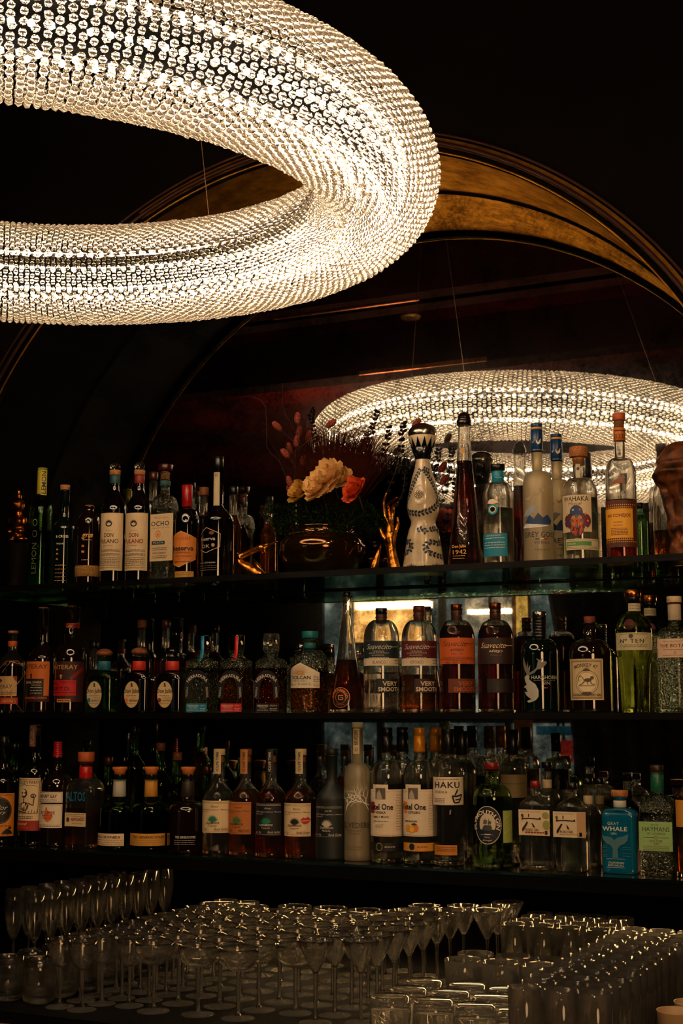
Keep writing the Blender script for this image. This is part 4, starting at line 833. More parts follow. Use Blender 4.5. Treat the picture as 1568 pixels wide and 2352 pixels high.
def plym():
    it = [('o', 1119, 1895, 32.5, 42.5, 1.6, SV), ('t', 'PLYMOUTH GIN', 1092, 1146, 1895, 9.5, WH, {'arc': 29, 'b': .02, 'w': 112}), ('e', 1119, 1893, 19, 24, (210, 196, 166)), ('r', 1103, 1135, 1905, 1915, (10, 22, 38)),
          ('p', [(1108, 1903), (1112, 1895), (1127, 1895), (1130, 1902), (1126, 1907), (1112, 1907)], (60, 66, 70)), ('l', [(1115, 1896), (1115, 1878)], 1, (60, 66, 70)), ('l', [(1122, 1896), (1122, 1880)], 1, (60, 66, 70)), ('p', [(1110, 1892), (1112, 1882), (1119, 1884), (1118, 1892)], (84, 86, 84)), ('p', [(1120, 1893), (1121, 1884), (1128, 1886), (1127, 1893)], (84, 86, 84)),
          ('t', 'Navy', 1112, 1126, 1923, 5, SV, {'sh': .5}), ('t', 'Strength', 1109, 1129, 1930, 5, SV, {'sh': .5})] + small(1105, 1132, (1917,), 1.1, SV)
    bottle('gin_bottle', 'round clear gin bottle with a large oval navy label and red cap, green glow inside', 'bottle', 1131, 'B', 45, (1768, 15, 1800, 1836, 45, 'round'), mat=PLYM, liq=WATER, level=1828,
       caps=[('red_cap', 1751, 1767, 16, 16, P('dark_red_screw', (130, 22, 18), .35))],
       labels=[('label', 1087, 1152, 1852, 1938, (10, 22, 38), it, {'oval': 1}), ('back_label', 1154, 1175, 1862, 1936, (176, 190, 96), [('l', [(1156, 1880), (1172, 1870)], 1, (214, 220, 150)), ('l', [(1156, 1915), (1172, 1900)], 1, (214, 220, 150))])])
plym()
def roku(lab, px, lx, capc, py0, lt, l1, hasred):
    f = 0
    y = lt
    it = [('t', 'THE HOUSE OF SUNTORY', lx + 3, lx + 50, y + 5, 3, GY), ('p', [(lx + 5, y + 12), (lx + 10, y + 9), (lx + 12, y + 16), (lx + 8, y + 21)], (90, 40, 16) if hasred else (90, 80, 16)), ('p', [(lx + 22, y + 9), (lx + 25, y + 10), (lx + 24, y + 17), (lx + 22, y + 17)], INK), ('l', [(lx + 9, y + 21), (lx + 25, y + 20), (lx + 48, y + 21)], 2.2, INK), ('e', lx + 49, y + 20, 2.2, 2.8, INK), ('e', lx + 9, y + 21, 2, 2.6, INK),
          ('p', [(lx + 19, y + 27), (lx + 22, y + 29), (lx + 12, y + 48), (lx + 8, y + 51), (lx + 8, y + 44)], INK), ('p', [(lx + 30, y + 29), (lx + 34, y + 33), (lx + 38, y + 40), (lx + 33, y + 40)], INK), ('t', 'ROKU GIN', lx + 16, lx + 46, y + 46, 6, BRN, {'b': .01}), ('d', lx + 15, lx + 58, y + 52, 3 if hasred else 1.2, (140, 40, 20) if hasred else GY), ('r', lx + 60, lx + 66, y + 47, y + 56, (70, 20, 16))]
    if hasred: it += [('e', lx + 64, y + 34, 9, 10, (150, 150, 80)), ('e', lx + 62, y + 12, 8, 7, (150, 150, 80))]
    else: it += [('r', lx + 55, l1, y + 1, y + 58, (186, 150, 108))]
    bottle('gin_bottle', lab, 'bottle', px, 'B', 42, (1806 + py0, 11, 1826 + py0, 1846 + py0, 42, 'cone'), mat=CLEAR, liq=WATER, level=1866 + py0, seg=6 if 0 else 44, flat=(36, 32, 4),
       caps=[('cap', 1793 + py0, 1808 + py0, 11.5, 12, capc)], labels=[('label', lx, l1, y, y + 59, (232, 208, 170), it)])
roku('clear faceted gin bottle with a red cap and brush-stroke label with green leaves', 1231, 1191, P('dark_red_screw', (130, 22, 18), .35), 0, 1860, 1262, 1)
roku('clear faceted gin bottle with a black cap and brush-stroke label, right of the two alike', 1316, 1270, BLACKP, 5, 1865, 1345, 0)
for px, yy, top, c, lb in ((1258, .19, 1750, (214, 190, 150), 'clear gin bottle with a black cap and white neck label behind the brush-stroke labels'), (1352, .19, 1787, (206, 184, 150), 'clear bottle with a pale neck label behind the second brush-stroke label'), (1378, .24, 1787, (150, 130, 96), 'clear bottle with a tan neck label behind the blue gin bottle')):
    bottle('gin_bottle', lb, 'bottle', px, 'B', 30, (top + 22, 10, top + 62, top + 86, 30, 'round'), mat=CLEAR, liq=WATER, y=yy, caps=[('black_cap', top, top + 14, 12, 12, BLACKP), ('neck_label', top + 40, top + 60, 10.8, 10.8, paper(c))])
def whale():
    W = (190, 200, 190); W2 = (66, 112, 122)
    tail = [(1383, 1916), (1386, 1922), (1394, 1922), (1404, 1924), (1411, 1930), (1418, 1924), (1428, 1922), (1438, 1918), (1444, 1916), (1441, 1930), (1434, 1938), (1424, 1942), (1418, 1950), (1419, 1971), (1405, 1971), (1407, 1950), (1402, 1942), (1392, 1938), (1385, 1928)]
    it = [('t', 'GRAY', 1396, 1422, 1892, 7, W, {'sp': 1.2}), ('t', 'WHALE', 1384, 1441, 1904, 10, W, {'b': .03, 'sp': 1.1}), ('t', 'GIN', 1403, 1416, 1915, 5, W), ('p', tail[:5] + [tail[5]] + tail[11:], W2), ('p', [tail[5]] + tail[6:13], W2), ('t', 'CALIFORNIAN', 1396, 1432, 1982, 4.6, W, {'b': .01}), ('t', 'BOTANICALS', 1396, 1431, 1988, 4.6, W, {'b': .01}), ('l', [(1392, 1993), (1434, 1993)], .6, W), ('l', [(1392, 1973), (1434, 1973)], .6, W)] + small(1384, 1394, (1944, 1948, 1954, 1958, 1964, 1968), 1.2, W2) + small(1430, 1448, (1946, 1950, 1960, 1966), 1.2, W2)
    bottle('gin_bottle', 'opaque blue gin bottle with a whale tail drawing and a wooden stopper', 'bottle', 1425, 'B', 47, (1830, 14, 1856, 1874, 47, 'round'), mat=P('blue_glass', (6, 86, 116), .15, coat=.2), opaque=True, flat=(40, 26, 5),
       caps=[('wooden_stopper', 1815, 1829, 19.5, 19.5, P('pale_wood', (196, 120, 60), .6)), ('neck_label', 1838, 1854, 14.6, 14.6, paper((206, 200, 180)))], labels=[('printed_whale_tail', 1380, 1450, 1885, 1995, None, it)])
whale()
bottle('gin_bottle', 'dimpled clear gin bottle with a green label and green foil neck, bottom shelf', 'bottle', 1512, 'B', 46,
       (1775, 14, 1826, 1858, 46, 'round'), mat=HAMMER, liq=WATER, level=1866, flat=(40, 30, 5),
       caps=[('dark_cap', 1757, 1774, 15, 15, P('dark_brown_cap', (50, 28, 18), .4)), ('green_foil', 1774, 1818, 14.6, 15, P('green_foil', (24, 110, 76), .4, noise=.4, scale=400))],
       labels=[('label', 1467, 1544, 1888, 1955, (150, 190, 120), [('t', 'SINCE 1863', 1495, 1512, 1895, 3, INK), ('t', 'HAYMANS', 1475, 1538, 1905, 10, INK, {'b': -.005}), ('t', 'OF LONDON', 1486, 1526, 1915, 5, INK, {'sp': 1.1}), ('l', [(1477, 1924), (1502, 1924)], .7, INK), ('l', [(1512, 1924), (1537, 1924)], .7, INK), ('o', 1506, 1924, 4, 4, 1, (140, 80, 50)), ('t', 'OLD TOM', 1491, 1520, 1932, 5, (110, 50, 50)), ('t', 'GIN', 1500, 1512, 1938, 4, (110, 50, 50))] + small(1476, 1536, (1944, 1948, 1952), 1.1))])
bottle('gin_bottle', 'clear bottle cut off by the right edge of the picture, bottom shelf', 'bottle', 1585, 'B', 34, (1790, 12, 1812, 1840, 34, 'round'), mat=CLEAR, liq=GOLDL, caps=[('black_cap', 1770, 1792, 14, 14, BLACKP)],
       labels=[('label', 1553, 1610, 1838, 1900, (206, 140, 50), [])])
# dark bottles standing in the second row on the left
for i, (px, row, top, hw, y, lb) in enumerate(((306, 'B', 1668, 26, .2, 'tall dark bottle with a long neck behind the bell-shaped bottles'), (366, 'B', 1706, 30, .2, 'dark bottle with a red-ringed neck behind the gold bell-shaped bottle'), (246, 'B', 1738, 28, .2, 'dark bottle in the back row behind the silver bell-shaped bottle'), (28, 'B', 1705, 26, .2, 'dark bottle behind the skeleton label, at the left edge'),
        (405, 'B', 1728, 26, .2, 'dark bottle with a brown cap behind the dark bell-shaped bottle'), (474, 'B', 1760, 28, .2, 'dark bottle with an orange stopper left of the cream agave label'),
        (213, 'M', 1472, 24, .24, 'clear bottle in the back row left of the pale green squat bottle'), (323, 'M', 1424, 24, .24, 'clear tall-necked bottle behind the squat bottle with wooden stopper'), (379, 'M', 1424, 26, .24, 'clear tall-necked bottle behind the squat bottle with black stopper'),
        (535, 'T', 1118, 20, .27, 'clear bottle in the back row behind the outlined hexagon bottle'), (467, 'T', 1120, 24, .27, 'clear bottle in the back row between the two hexagon bottles'), (350, 'T', 1085, 20, .27, 'dark bottle in the back row behind the two tall cream labels'))):
    bottle('liquor_bottle', lb, 'bottle', px, row, hw, (top + 14, 9, top + 60, top + 96, hw, 'slope'), mat=CLEAR if row != 'B' else GREENISH, liq=DARKAMB if i % 3 else GOLDL, y=y,
           caps=[('cap', top, top + 18, 10.5, 10.5, (BLACKP, WOOD, P('dark_red_cap', (60, 14, 8), .3))[i % 3])])
# ================================================================== the setting
M_Y = .375
ACX, ACZ, ACR = -.10, 1.815, 1.10
WALLM = P('dark_wall_paint', (5, 2, 1), .8, spec=.05)
RUBBER = P('black_rubber', (4, 4, 4), .6, bump=.9, scale=260, spec=.06)
def bronze():
    m, nt, o = nmat('patinated_bronze'); N = nt.nodes; L = nt.links
    g = N.new('ShaderNodeBsdfGlossy'); g.inputs['Roughness'].default_value = .33; d = N.new('ShaderNodeBsdfDiffuse')
    tc = N.new('ShaderNodeTexCoord'); n = N.new('ShaderNodeTexNoise'); n.inputs['Scale'].default_value = 16; n.inputs['Detail'].default_value = 8; n.inputs['Roughness'].default_value = .7
    cr = N.new('ShaderNodeValToRGB'); cr.color_ramp.elements[0].position = .4; cr.color_ramp.elements[0].color = (.16, .062, .008, 1); cr.color_ramp.elements[1].position = .62; cr.color_ramp.elements[1].color = (.34, .15, .016, 1)
    L.new(tc.outputs['Object'], n.inputs['Vector']); L.new(n.outputs['Fac'], cr.inputs[0]); L.new(cr.outputs[0], g.inputs['Color']); L.new(cr.outputs[0], d.inputs['Color'])
    mx = N.new('ShaderNodeMixShader'); mx.inputs[0].default_value = .25; L.new(g.outputs[0], mx.inputs[1]); L.new(d.outputs[0], mx.inputs[2]); L.new(mx.outputs[0], o.inputs[0]); return m
BRONZE = bronze()
def arcpts(r, n=72, a0=0, a1=PI): return [(ACX + r * math.cos(a0 + (a1 - a0) * i / n), ACZ + r * math.sin(a0 + (a1 - a0) * i / n)) for i in range(n + 1)]
bm = bmesh.new()
ins = [(ACX + ACR, .9)] + arcpts(ACR) + [(ACX - ACR, .9)]
outs = [(5, .9)] + [(max(-6, min(5, ACX + 9 * math.cos(PI * i / 72))), max(ACZ, min(3.45, ACZ + 9 * math.sin(PI * i / 72)))) for i in range(73)] + [(-6, .9)]
pv = None
for (a, b), (c, d) in zip(ins, outs):
    q = [bm.verts.new((a, 0, b)), bm.verts.new((c, 0, d)), bm.verts.new((a, .01, b)), bm.verts.new((c, .01, d))]
    if pv:
        bm.faces.new((pv[0], pv[1], q[1], q[0])); bm.faces.new((pv[2], q[2], q[3], pv[3]))
    pv = q
struct('wall_back', bm, WALLM)
# bronze soffit of the arch, its front bead and jambs
bm = bmesh.new(); pv = None
for (a, b), (c, d) in zip(arcpts(ACR, 60, .5, PI - 1.12), arcpts(ACR + .02, 60, .5, PI - 1.12)):
    q = [bm.verts.new((a, -.004, b)), bm.verts.new((a, M_Y, b)), bm.verts.new((c, M_Y, d)), bm.verts.new((c, -.004, d))]
    if pv:
        for i in range(4): bm.faces.new((pv[i], pv[(i + 1) % 4], q[(i + 1) % 4], q[i]))
    pv = q
struct('trim_1', bm, BRONZE, smooth=False)
for sd, a0, a1 in ((1, 0, .5), (-1, PI - 1.12, PI)):  # legs of the arch coloured dark to stand in for unlit bronze
    bm = bmesh.new(); pv = None
    A = arcpts(ACR, 20, a0, a1); B_ = arcpts(ACR + .02, 20, a0, a1)
    if sd > 0: A = [(ACX + ACR, 1.15)] + A; B_ = [(ACX + ACR + .02, 1.15)] + B_
    else: A = A + [(ACX - ACR, 1.15)]; B_ = B_ + [(ACX - ACR - .02, 1.15)]
    for (a, b), (c, d) in zip(A, B_):
        q = [bm.verts.new((a, .0, b)), bm.verts.new((a, M_Y, b)), bm.verts.new((c, M_Y, d)), bm.verts.new((c, .0, d))]
        if pv:
            for i in range(4): bm.faces.new((pv[i], pv[(i + 1) % 4], q[(i + 1) % 4], q[i]))
        pv = q
    struct('trim_%d' % (12 if sd > 0 else 13), bm, WALLM)
bm = bmesh.new()
tube(bm, [(a, -.008, b) for a, b in arcpts(ACR + .006)], .006, 8)
tube(bm, [(a, -.006, b) for a, b in arcpts(ACR + .028)], .004, 8)
struct('trim_2', bm, P('dark_bronze', (46, 22, 9), .5, .4, spec=.2), smooth=True)
for nm_, r_, y_, w_, mt_ in (('trim_14', ACR - .006, .010, .011, WALLM), ('trim_15', ACR - .014, -.004, .0028, BRONZE), ('trim_16', ACR - .003, M_Y - .008, .0035, WALLM)):
    struct(nm_, tube(bmesh.new(), [(a, y_, b) for a, b in arcpts(r_)], w_, 8), mt_, smooth=True)
# antique mirror
m, nt, o = nmat('antique_mirror')
N = nt.nodes; L = nt.links
tc = N.new('ShaderNodeTexCoord')
n1 = N.new('ShaderNodeTexNoise'); n1.inputs['Scale'].default_value = 9; n1.inputs['Detail'].default_value = 9; n1.inputs['Roughness'].default_value = .72
n2 = N.new('ShaderNodeTexNoise'); n2.inputs['Scale'].default_value = 110; n2.inputs['Detail'].default_value = 5; n2.inputs['Roughness'].default_value = .7
L.new(tc.outputs['Object'], n1.inputs['Vector']); L.new(tc.outputs['Object'], n2.inputs['Vector'])
ad = N.new('ShaderNodeMath'); ad.operation = 'MULTIPLY_ADD'; ad.inputs[1].default_value = .55
L.new(n2.outputs['Fac'], ad.inputs[0]); L.new(n1.outputs['Fac'], ad.inputs[2])
mr = N.new('ShaderNodeMapRange'); mr.inputs[1].default_value = .70; mr.inputs[2].default_value = .96; L.new(ad.outputs[0], mr.inputs[0])
mix = N.new('ShaderNodeMixRGB'); mix.inputs[1].default_value = (.92, .92, .88, 1); mix.inputs[2].default_value = (.2, .2, .18, 1); L.new(mr.outputs[0], mix.inputs[0])
g1 = N.new('ShaderNodeBsdfGlossy'); g1.inputs['Roughness'].default_value = .015; L.new(mix.outputs[0], g1.inputs['Color'])
g2 = N.new('ShaderNodeBsdfGlossy'); g2.inputs['Roughness'].default_value = .13; L.new(mix.outputs[0], g2.inputs['Color'])
ms = N.new('ShaderNodeMixShader'); ms.inputs[0].default_value = .035; L.new(g1.outputs[0], ms.inputs[1]); L.new(g2.outputs[0], ms.inputs[2]); L.new(ms.outputs[0], o.inputs[0])
bm = bmesh.new()
pp = [(ACX + ACR - .001, 1.181)] + arcpts(ACR - .001) + [(ACX - ACR + .001, 1.181)]
f = bm.faces.new([bm.verts.new((a, M_Y - .006, b)) for a, b in pp])
r = bmesh.ops.extrude_face_region(bm, geom=[f]); bmesh.ops.translate(bm, vec=(0, .005, 0), verts=[v for v in r['geom'] if isinstance(v, bmesh.types.BMVert)])
tag(obj('mirror', bm, m, None, False), 'arched antique mirror with dark mottling filling the back of the bar niche', 'mirror')
struct('wall_lower', boxm(-6, 5, .62, .66, 0, 1.15), WALLM)
struct('wall_behind', boxm(-1.25, 1.05, M_Y, M_Y + .02, 1.15, 2.95), WALLM)
CEIL = P('oxblood_ceiling', (66, 7, 3), .6, noise=.6, scale=1.6, spec=.08)
struct('ceiling', boxm(-6, 5, -9, .1, 3.45, 3.5), CEIL)
struct('floor', boxm(-6, 5, -9, .66, -.05, 0), P('dark_floor', (30, 20, 15), .5, noise=.3, scale=3))
struct('wall_left', boxm(-6.05, -6, -9, .66, 0, 3.5), WALLM)
struct('wall_right', boxm(5, 5.05, -9, .66, 0, 3.5), WALLM)
struct('wall_front', boxm(-6, 5, -9.05, -9, 0, 3.5), WALLM)
BST0 = P('black_steel', (5, 4, 4), .4, 0, spec=.15)
def refl_y(px, py, z): return 2 * M_Y - at_z(px, py, z).y
BR2 = P('brass_strip', (220, 130, 50), .35, .9)
for i, (px, py, xa, xb) in enumerate(((975, 845, -3.3, -1.2), (800, 712, -3.0, -1.0), (1200, 640, -6, 5))):
    yy = refl_y(px, py, 3.22)
    struct('trim_%d' % (3 + i), boxm(-6, 5, yy - .16, yy, 3.22, 3.45), P('dark_red_beam', (30, 5, 3), .8, spec=.05))
    if i < 2:
        xc_ = at_z(px, py, 3.22).x; struct('trim_%d' % (7 + i), boxm(xc_ - .35, xc_ + .33, yy, yy + .012, 3.215, 3.235), BR2)
# round downlight seen in the mirror
dp = at_z(945, 730, 3.445); tag(obj('downlight', cyl(.045, 0, .05, .012), P('downlight_rim', (230, 170, 90), .4, .5), None, loc=(dp.x, 2 * M_Y - dp.y, 3.438)), 'small round brass downlight set in the dark red ceiling, seen in the mirror', 'light')

# far window with its dim teal daylight, seen only in the mirror
WY = -8.9; vy = 2 * M_Y - WY
wx0, wx1 = at_y(742, 1700, vy).x, at_y(1330, 1700, vy).x; wz0, wz1 = at_y(1000, 2030, vy).z, at_y(1000, 1362, vy).z
STREET = {}
for key_, st_ in (('upper', 1.7), ('lower', .75)):
  m, nt, o = nmat('street_at_dusk_' + key_); N = nt.nodes; L = nt.links
  tc = N.new('ShaderNodeTexCoord'); e = N.new('ShaderNodeEmission'); n1 = N.new('ShaderNodeTexNoise'); n1.inputs['Scale'].default_value = 2.6; n1.inputs['Detail'].default_value = 3
  L.new(tc.outputs['Object'], n1.inputs['Vector']); cr = N.new('ShaderNodeValToRGB'); L.new(n1.outputs['Fac'], cr.inputs[0])
  cr.color_ramp.elements[0].position = .36; cr.color_ramp.elements[0].color = (.010, .016, .014, 1)
  cr.color_ramp.elements[1].position = .66; cr.color_ramp.elements[1].color = (.16, .17, .14, 1)
  q = cr.color_ramp.elements.new(.5); q.color = (.026, .036, .031, 1)
  L.new(cr.outputs[0], e.inputs[0]); e.inputs[1].default_value = st_; L.new(e.outputs[0], o.inputs[0]); STREET[key_] = m
wzm = at_y(1000, 1648, vy).z
struct('window_1', boxm(wx0, wx1, WY, WY + .02, wzm, wz1), STREET['upper'])
struct('window_2', boxm(wx0, wx1, WY, WY + .02, wz0, wzm), STREET['lower'])
bm = bmesh.new()
for k in range(5):
    x = wx0 + (wx1 - wx0) * k / 4; box(bm, x - .03, x + .03, WY + .02, WY + .08, wz0, wz1)
box(bm, wx0, wx1, WY + .02, WY + .07, wzm - .05, wzm + .05)
struct('trim_9', bm, P('black_window_frame', (12, 10, 9), .5))
def vbox(name, x0, x1, y0, y1, depth, th, mt, lab, cat, gr=None):
    a = at_y(x0, y1, 2 * M_Y - depth); b = at_y(x1, y0, 2 * M_Y - depth)
    t_ = thing(name, lab, cat, ((a.x + b.x) / 2, depth, a.z), 0, gr); w_ = (b.x - a.x) / 2
    obj('panel', boxm(-w_, w_, -th, 0, 0, b.z - a.z), mt, t_, False)
    if name not in ('column', 'column_glow'): obj('hanging_rod', boxm(-.01, .01, -th / 2 - .01, -th / 2 + .01, b.z - a.z, 3.45 - a.z), BST0, t_, False)
    return t_
GLOW = emit('warm_lightbox', (1, .66, .30), 14)
for i, (x0, x1, y0, y1, lb) in enumerate(((818, 985, 1380, 1400, 'long warm light box glowing left of the brass column, seen in the mirror'), (1075, 1170, 1398, 1410, 'shorter warm light box beside the brass column, seen in the mirror'))):
    vbox('light_box', x0, x1, y0, y1, -6.5 + i * .3, .08, GLOW, lb, 'lamp')
def mottled(name, c1, c2, st):
    m, nt, o = nmat(name); N = nt.nodes; L = nt.links; e = N.new('ShaderNodeEmission'); tc = N.new('ShaderNodeTexCoord'); n = N.new('ShaderNodeTexNoise'); n.inputs['Scale'].default_value = 7; n.inputs['Detail'].default_value = 5
    cr = N.new('ShaderNodeValToRGB'); cr.color_ramp.elements[0].position = .4; cr.color_ramp.elements[0].color = c1 + (1,); cr.color_ramp.elements[1].position = .65; cr.color_ramp.elements[1].color = c2 + (1,)
    L.new(tc.outputs['Object'], n.inputs['Vector']); L.new(n.outputs['Fac'], cr.inputs[0]); L.new(cr.outputs[0], e.inputs[0]); e.inputs[1].default_value = st; L.new(e.outputs[0], o.inputs[0]); return m
vbox('glass_lamp', 814, 975, 1366, 1474, -6.62, .1, mottled('amber_lamp_glass', (.30, .12, .02), (1, .50, .13), 1.9), 'amber mottled glass lamp behind the longer light box, seen in the mirror', 'lamp')
vbox('glass_lamp', 1070, 1180, 1372, 1452, -6.5, .1, mottled('grey_lamp_glass', (.10, .08, .05), (.5, .36, .2), 1.1), 'dim mottled glass lamp behind the shorter light box, seen in the mirror', 'lamp')
vbox('column_glow', 1187, 1207, 1366, 1462, -6.0, .05, emit('yellow_glow', (1, .55, .09), .55), 'yellow glow added to the upper brass column, seen in the mirror', 'lamp')  # glow added to brighten this stretch of the column, no lamp there
vbox('column', 1186, 1209, 1250, 2000, -6.1, .08, P('brass_column', (240, 170, 60), .35, .7), 'slim brass column near the window, seen in the mirror', 'column')
vbox('sign', 1276, 1312, 1700, 1752, -8.2, .04, emit('red_sign', (.5, .03, .015), .22), 'small dim red square sign by the window, seen in the mirror', 'sign')
vbox('sign', 1232, 1330, 1668, 1688, -8.2, .04, emit('blue_sign', (.03, .15, .2), .14), 'dim blue strip sign above the red square one, seen in the mirror', 'sign')
vbox('lamp', 1182, 1188, 1650, 1690, -8.0, .02, emit('blue_lamp', (.2, .7, 1.), 1.2), 'thin pale blue strip lamp, seen in the mirror', 'lamp')
# swept dark curtain that cuts the window off on the right
bm = bmesh.new(); pv = None
for k in range(25):
    t_ = k / 24; py = 1200 + 860 * t_; pa = at_y(1232 + 150 * t_, py, 2 * M_Y + 5.6); pb = at_y(1720, py, 2 * M_Y + 5.6); row_ = []
    for j in range(21): row_.append(bm.verts.new((pa.x + (pb.x - pa.x) * j / 20, -5.6 + .05 * math.sin(j * 2.2), pa.z)))
    if pv:
        for j in range(20): bm.faces.new((pv[j], pv[j + 1], row_[j + 1], row_[j]))
    pv = row_
o_ = obj('curtain', bm, P('black_velvet', (10, 6, 5), .9)); md = o_.modifiers.new('s', 'SOLIDIFY'); md.thickness = .01
tag(o_, 'dark curtain swept aside in front of the far window, seen in the mirror', 'curtain')

# ---- shelves and counter
SHG = glass('shelf_glass', (200, 226, 206), trans=.12)
def shelf(name, z, lab):
    t = thing(name, lab, 'shelf', (0, 0, z))
    bm = boxm(-1.18, .985, .004, M_Y - .007, -.012, 0); bmesh.ops.bevel(bm, geom=bm.edges[:], offset=.0012, segments=2, affect='EDGES')
    obj('glass_pane', bm, SHG, t, False)
    obj('front_edge_strip', boxm(-1.18, .985, -.004, .0035, -.0135, .0005), P('black_steel', (5, 4, 4), .4, 0, spec=.15), t, False)
    obj('rear_rail', boxm(-1.18, .985, M_Y - .018, M_Y - .0065, -.016, -.0125), P('black_steel', (5, 4, 4), .4, 0, spec=.15), t, False)
shelf('glass_shelf', 1.856, 'upper glass shelf with a thin black front edge')
shelf('glass_shelf', 1.522, 'middle glass shelf, level with the eye')
BST = P('black_steel', (5, 4, 4), .4, 0, spec=.15)
t = thing('bottle_ledge', 'thick black ledge carrying the bottom row of bottles', 'shelf', (0, 0, 1.181))
obj('slab', boxm(-1.3, 1.1, 0, M_Y, -.034, -.0065), P('black_stone', (7, 7, 6), .25, spec=.3), t, False)
obj('glass_top', boxm(-1.3, 1.1, -.002, M_Y - .007, -.006, 0), P('dark_green_glass_top', (10, 22, 17), .08, coat=.4), t, False)
t = thing('back_counter', 'black back counter with a ribbed rubber mat under the glassware', 'counter', (0, 0, .9))
obj('worktop', boxm(-5.95, 4.95, -.515, .61, -.04, -.004), BST, t, False)
obj('rubber_mat', boxm(-1.2, 1.4, -.508, .6, -.0038, 0), RUBBER, t, False)
obj('cabinet_body', boxm(-5.95, 4.95, -.5, .6, -.9, -.041), WALLM, t, False)
obj('steel_edge', boxm(-5.95, 4.95, -.72, -.516, -.055, -.022), P('brushed_steel', (130, 100, 74), .55, .2, noise=.4, scale=60), t, False)

# ================================================================== chandelier
def chandelier(name, C_, Rj, rm, tilt, lab):
    t = thing(name, lab, 'chandelier', C_)
    zz = Vector((tilt[0], tilt[1], 1)).normalized(); ex = Vector((0, 1, 0)).cross(zz).normalized(); ey = zz.cross(ex)
    t.rotation_euler = Matrix((ex, ey, zz)).transposed().to_euler()
    NM, Nm = 312, 52
    icos = bmesh.new(); bmesh.ops.create_icosphere(icos, subdivisions=1, radius=1)
    icos.verts.ensure_lookup_table(); V0 = np.array([v.co[:] for v in icos.verts]); F0 = np.array([[v.index for v in f.verts] for f in icos.faces]); icos.free()
    rng = np.random.default_rng(5)
    A, B = np.meshgrid(np.arange(NM) * 2 * PI / NM, np.arange(Nm) * 2 * PI / Nm, indexing='ij'); A = A.ravel(); B = B.ravel()
    B = B + (np.round(A * NM / 2 / PI) % 2) * PI / Nm
    rad = Rj + rm * np.cos(B)
    ctr = np.stack([rad * np.cos(A), rad * np.sin(A), rm * np.sin(B)], 1)
    sp = rad * 2 * PI / NM; al = rm * 2 * PI / Nm * .50 * rng.uniform(.88, 1.06, len(A)); ta = np.minimum(sp * .46, al * 1.08); ctr = ctr + rng.normal(0, .0007, ctr.shape)
    q = rng.normal(size=(len(A), 4)); q /= np.linalg.norm(q, axis=1)[:, None]; w, x, y, z = q.T
    Rm = np.stack([1 - 2 * (y * y + z * z), 2 * (x * y - z * w), 2 * (x * z + y * w), 2 * (x * y + z * w), 1 - 2 * (x * x + z * z), 2 * (y * z - x * w), 2 * (x * z - y * w), 2 * (y * z + x * w), 1 - 2 * (x * x + y * y)], 1).reshape(-1, 3, 3)
    V = np.einsum('nij,kj->nki', Rm, V0)
    e1 = np.stack([-np.sin(A), np.cos(A), 0 * A], 1); e3 = np.stack([np.cos(B) * np.cos(A), np.cos(B) * np.sin(A), np.sin(B)], 1); e2 = np.cross(e3, e1)
    V = V[:, :, 0:1] * (e1 * ta[:, None])[:, None] + V[:, :, 1:2] * (e2 * al[:, None])[:, None] + V[:, :, 2:3] * (e3 * al[:, None])[:, None] + ctr[:, None, :]
    nv = len(V0); F = F0[None] + (np.arange(len(A)) * nv)[:, None, None]
    me = bpy.data.meshes.new('crystal_beads'); me.vertices.add(V.shape[0] * nv); me.vertices.foreach_set('co', V.reshape(-1).astype(np.float32))
    F = F.reshape(-1, 3); me.loops.add(F.size); me.polygons.add(len(F)); me.loops.foreach_set('vertex_index', F.ravel().astype(np.int32))
    me.polygons.foreach_set('loop_start', np.arange(0, F.size, 3, dtype=np.int32)); me.polygons.foreach_set('loop_total', np.full(len(F), 3, np.int32))
    me.update(calc_edges=True); me.materials.append(BEAD)
    b = link(bpy.data.objects.new('crystal_beads', me), t); b['kind'] = 'stuff'; b['label'] = 'thousands of strung faceted crystal beads'
    def torus(R, r, z0=0, n=120, k=12, a0=0, a1=2 * PI):
        bm = bmesh.new(); rg = []
        for i in range(n):
            a = 2 * PI * i / n; rg.append([bm.verts.new(((R + r * math.cos(c)) * math.cos(a), (R + r * math.cos(c)) * math.sin(a), z0 + r * math.sin(c))) for c in [a0 + (a1 - a0) * j / k for j in range(k if a1 - a0 > 6.2 else k + 1)]])
        for i in range(n):
            p, q_ = rg[i], rg[(i + 1) % n]; m_ = len(p)
            for j in range(m_ if a1 - a0 > 6.2 else m_ - 1): bm.faces.new((p[j], q_[j], q_[(j + 1) % m_], p[(j + 1) % m_]))
        return bm
    obj('added_core', torus(Rj, rm * .36, k=16), P('added_core_black', (2, 2, 2), .8, spec=.02), t)  # black core added inside the ring so gaps between beads look dark
    for k in range(7):
        c = PI / 7 + k * 2 * PI / 7; bm = bmesh.new()
        for i in range(170):
            a = 2 * PI * (i + k * .5) / 170; r_ = Rj + rm * .47 * math.cos(c); q_ = bmesh.ops.create_icosphere(bm, subdivisions=1, radius=.0058)
            bmesh.ops.translate(bm, verts=q_['verts'], vec=(r_ * math.cos(a), r_ * math.sin(a), rm * .47 * math.sin(c)))
        q_ = obj('bulb_string', bm, LAMP, t); q_['kind'] = 'stuff'
    o2 = obj('inner_frame', torus(Rj, rm * .8, a0=math.radians(168), a1=math.radians(184), k=3), BST, t)
    o2 = obj('outer_frame', torus(Rj, rm * .86, a0=math.radians(8), a1=math.radians(11), k=1), BST, t)
    bm = bmesh.new()
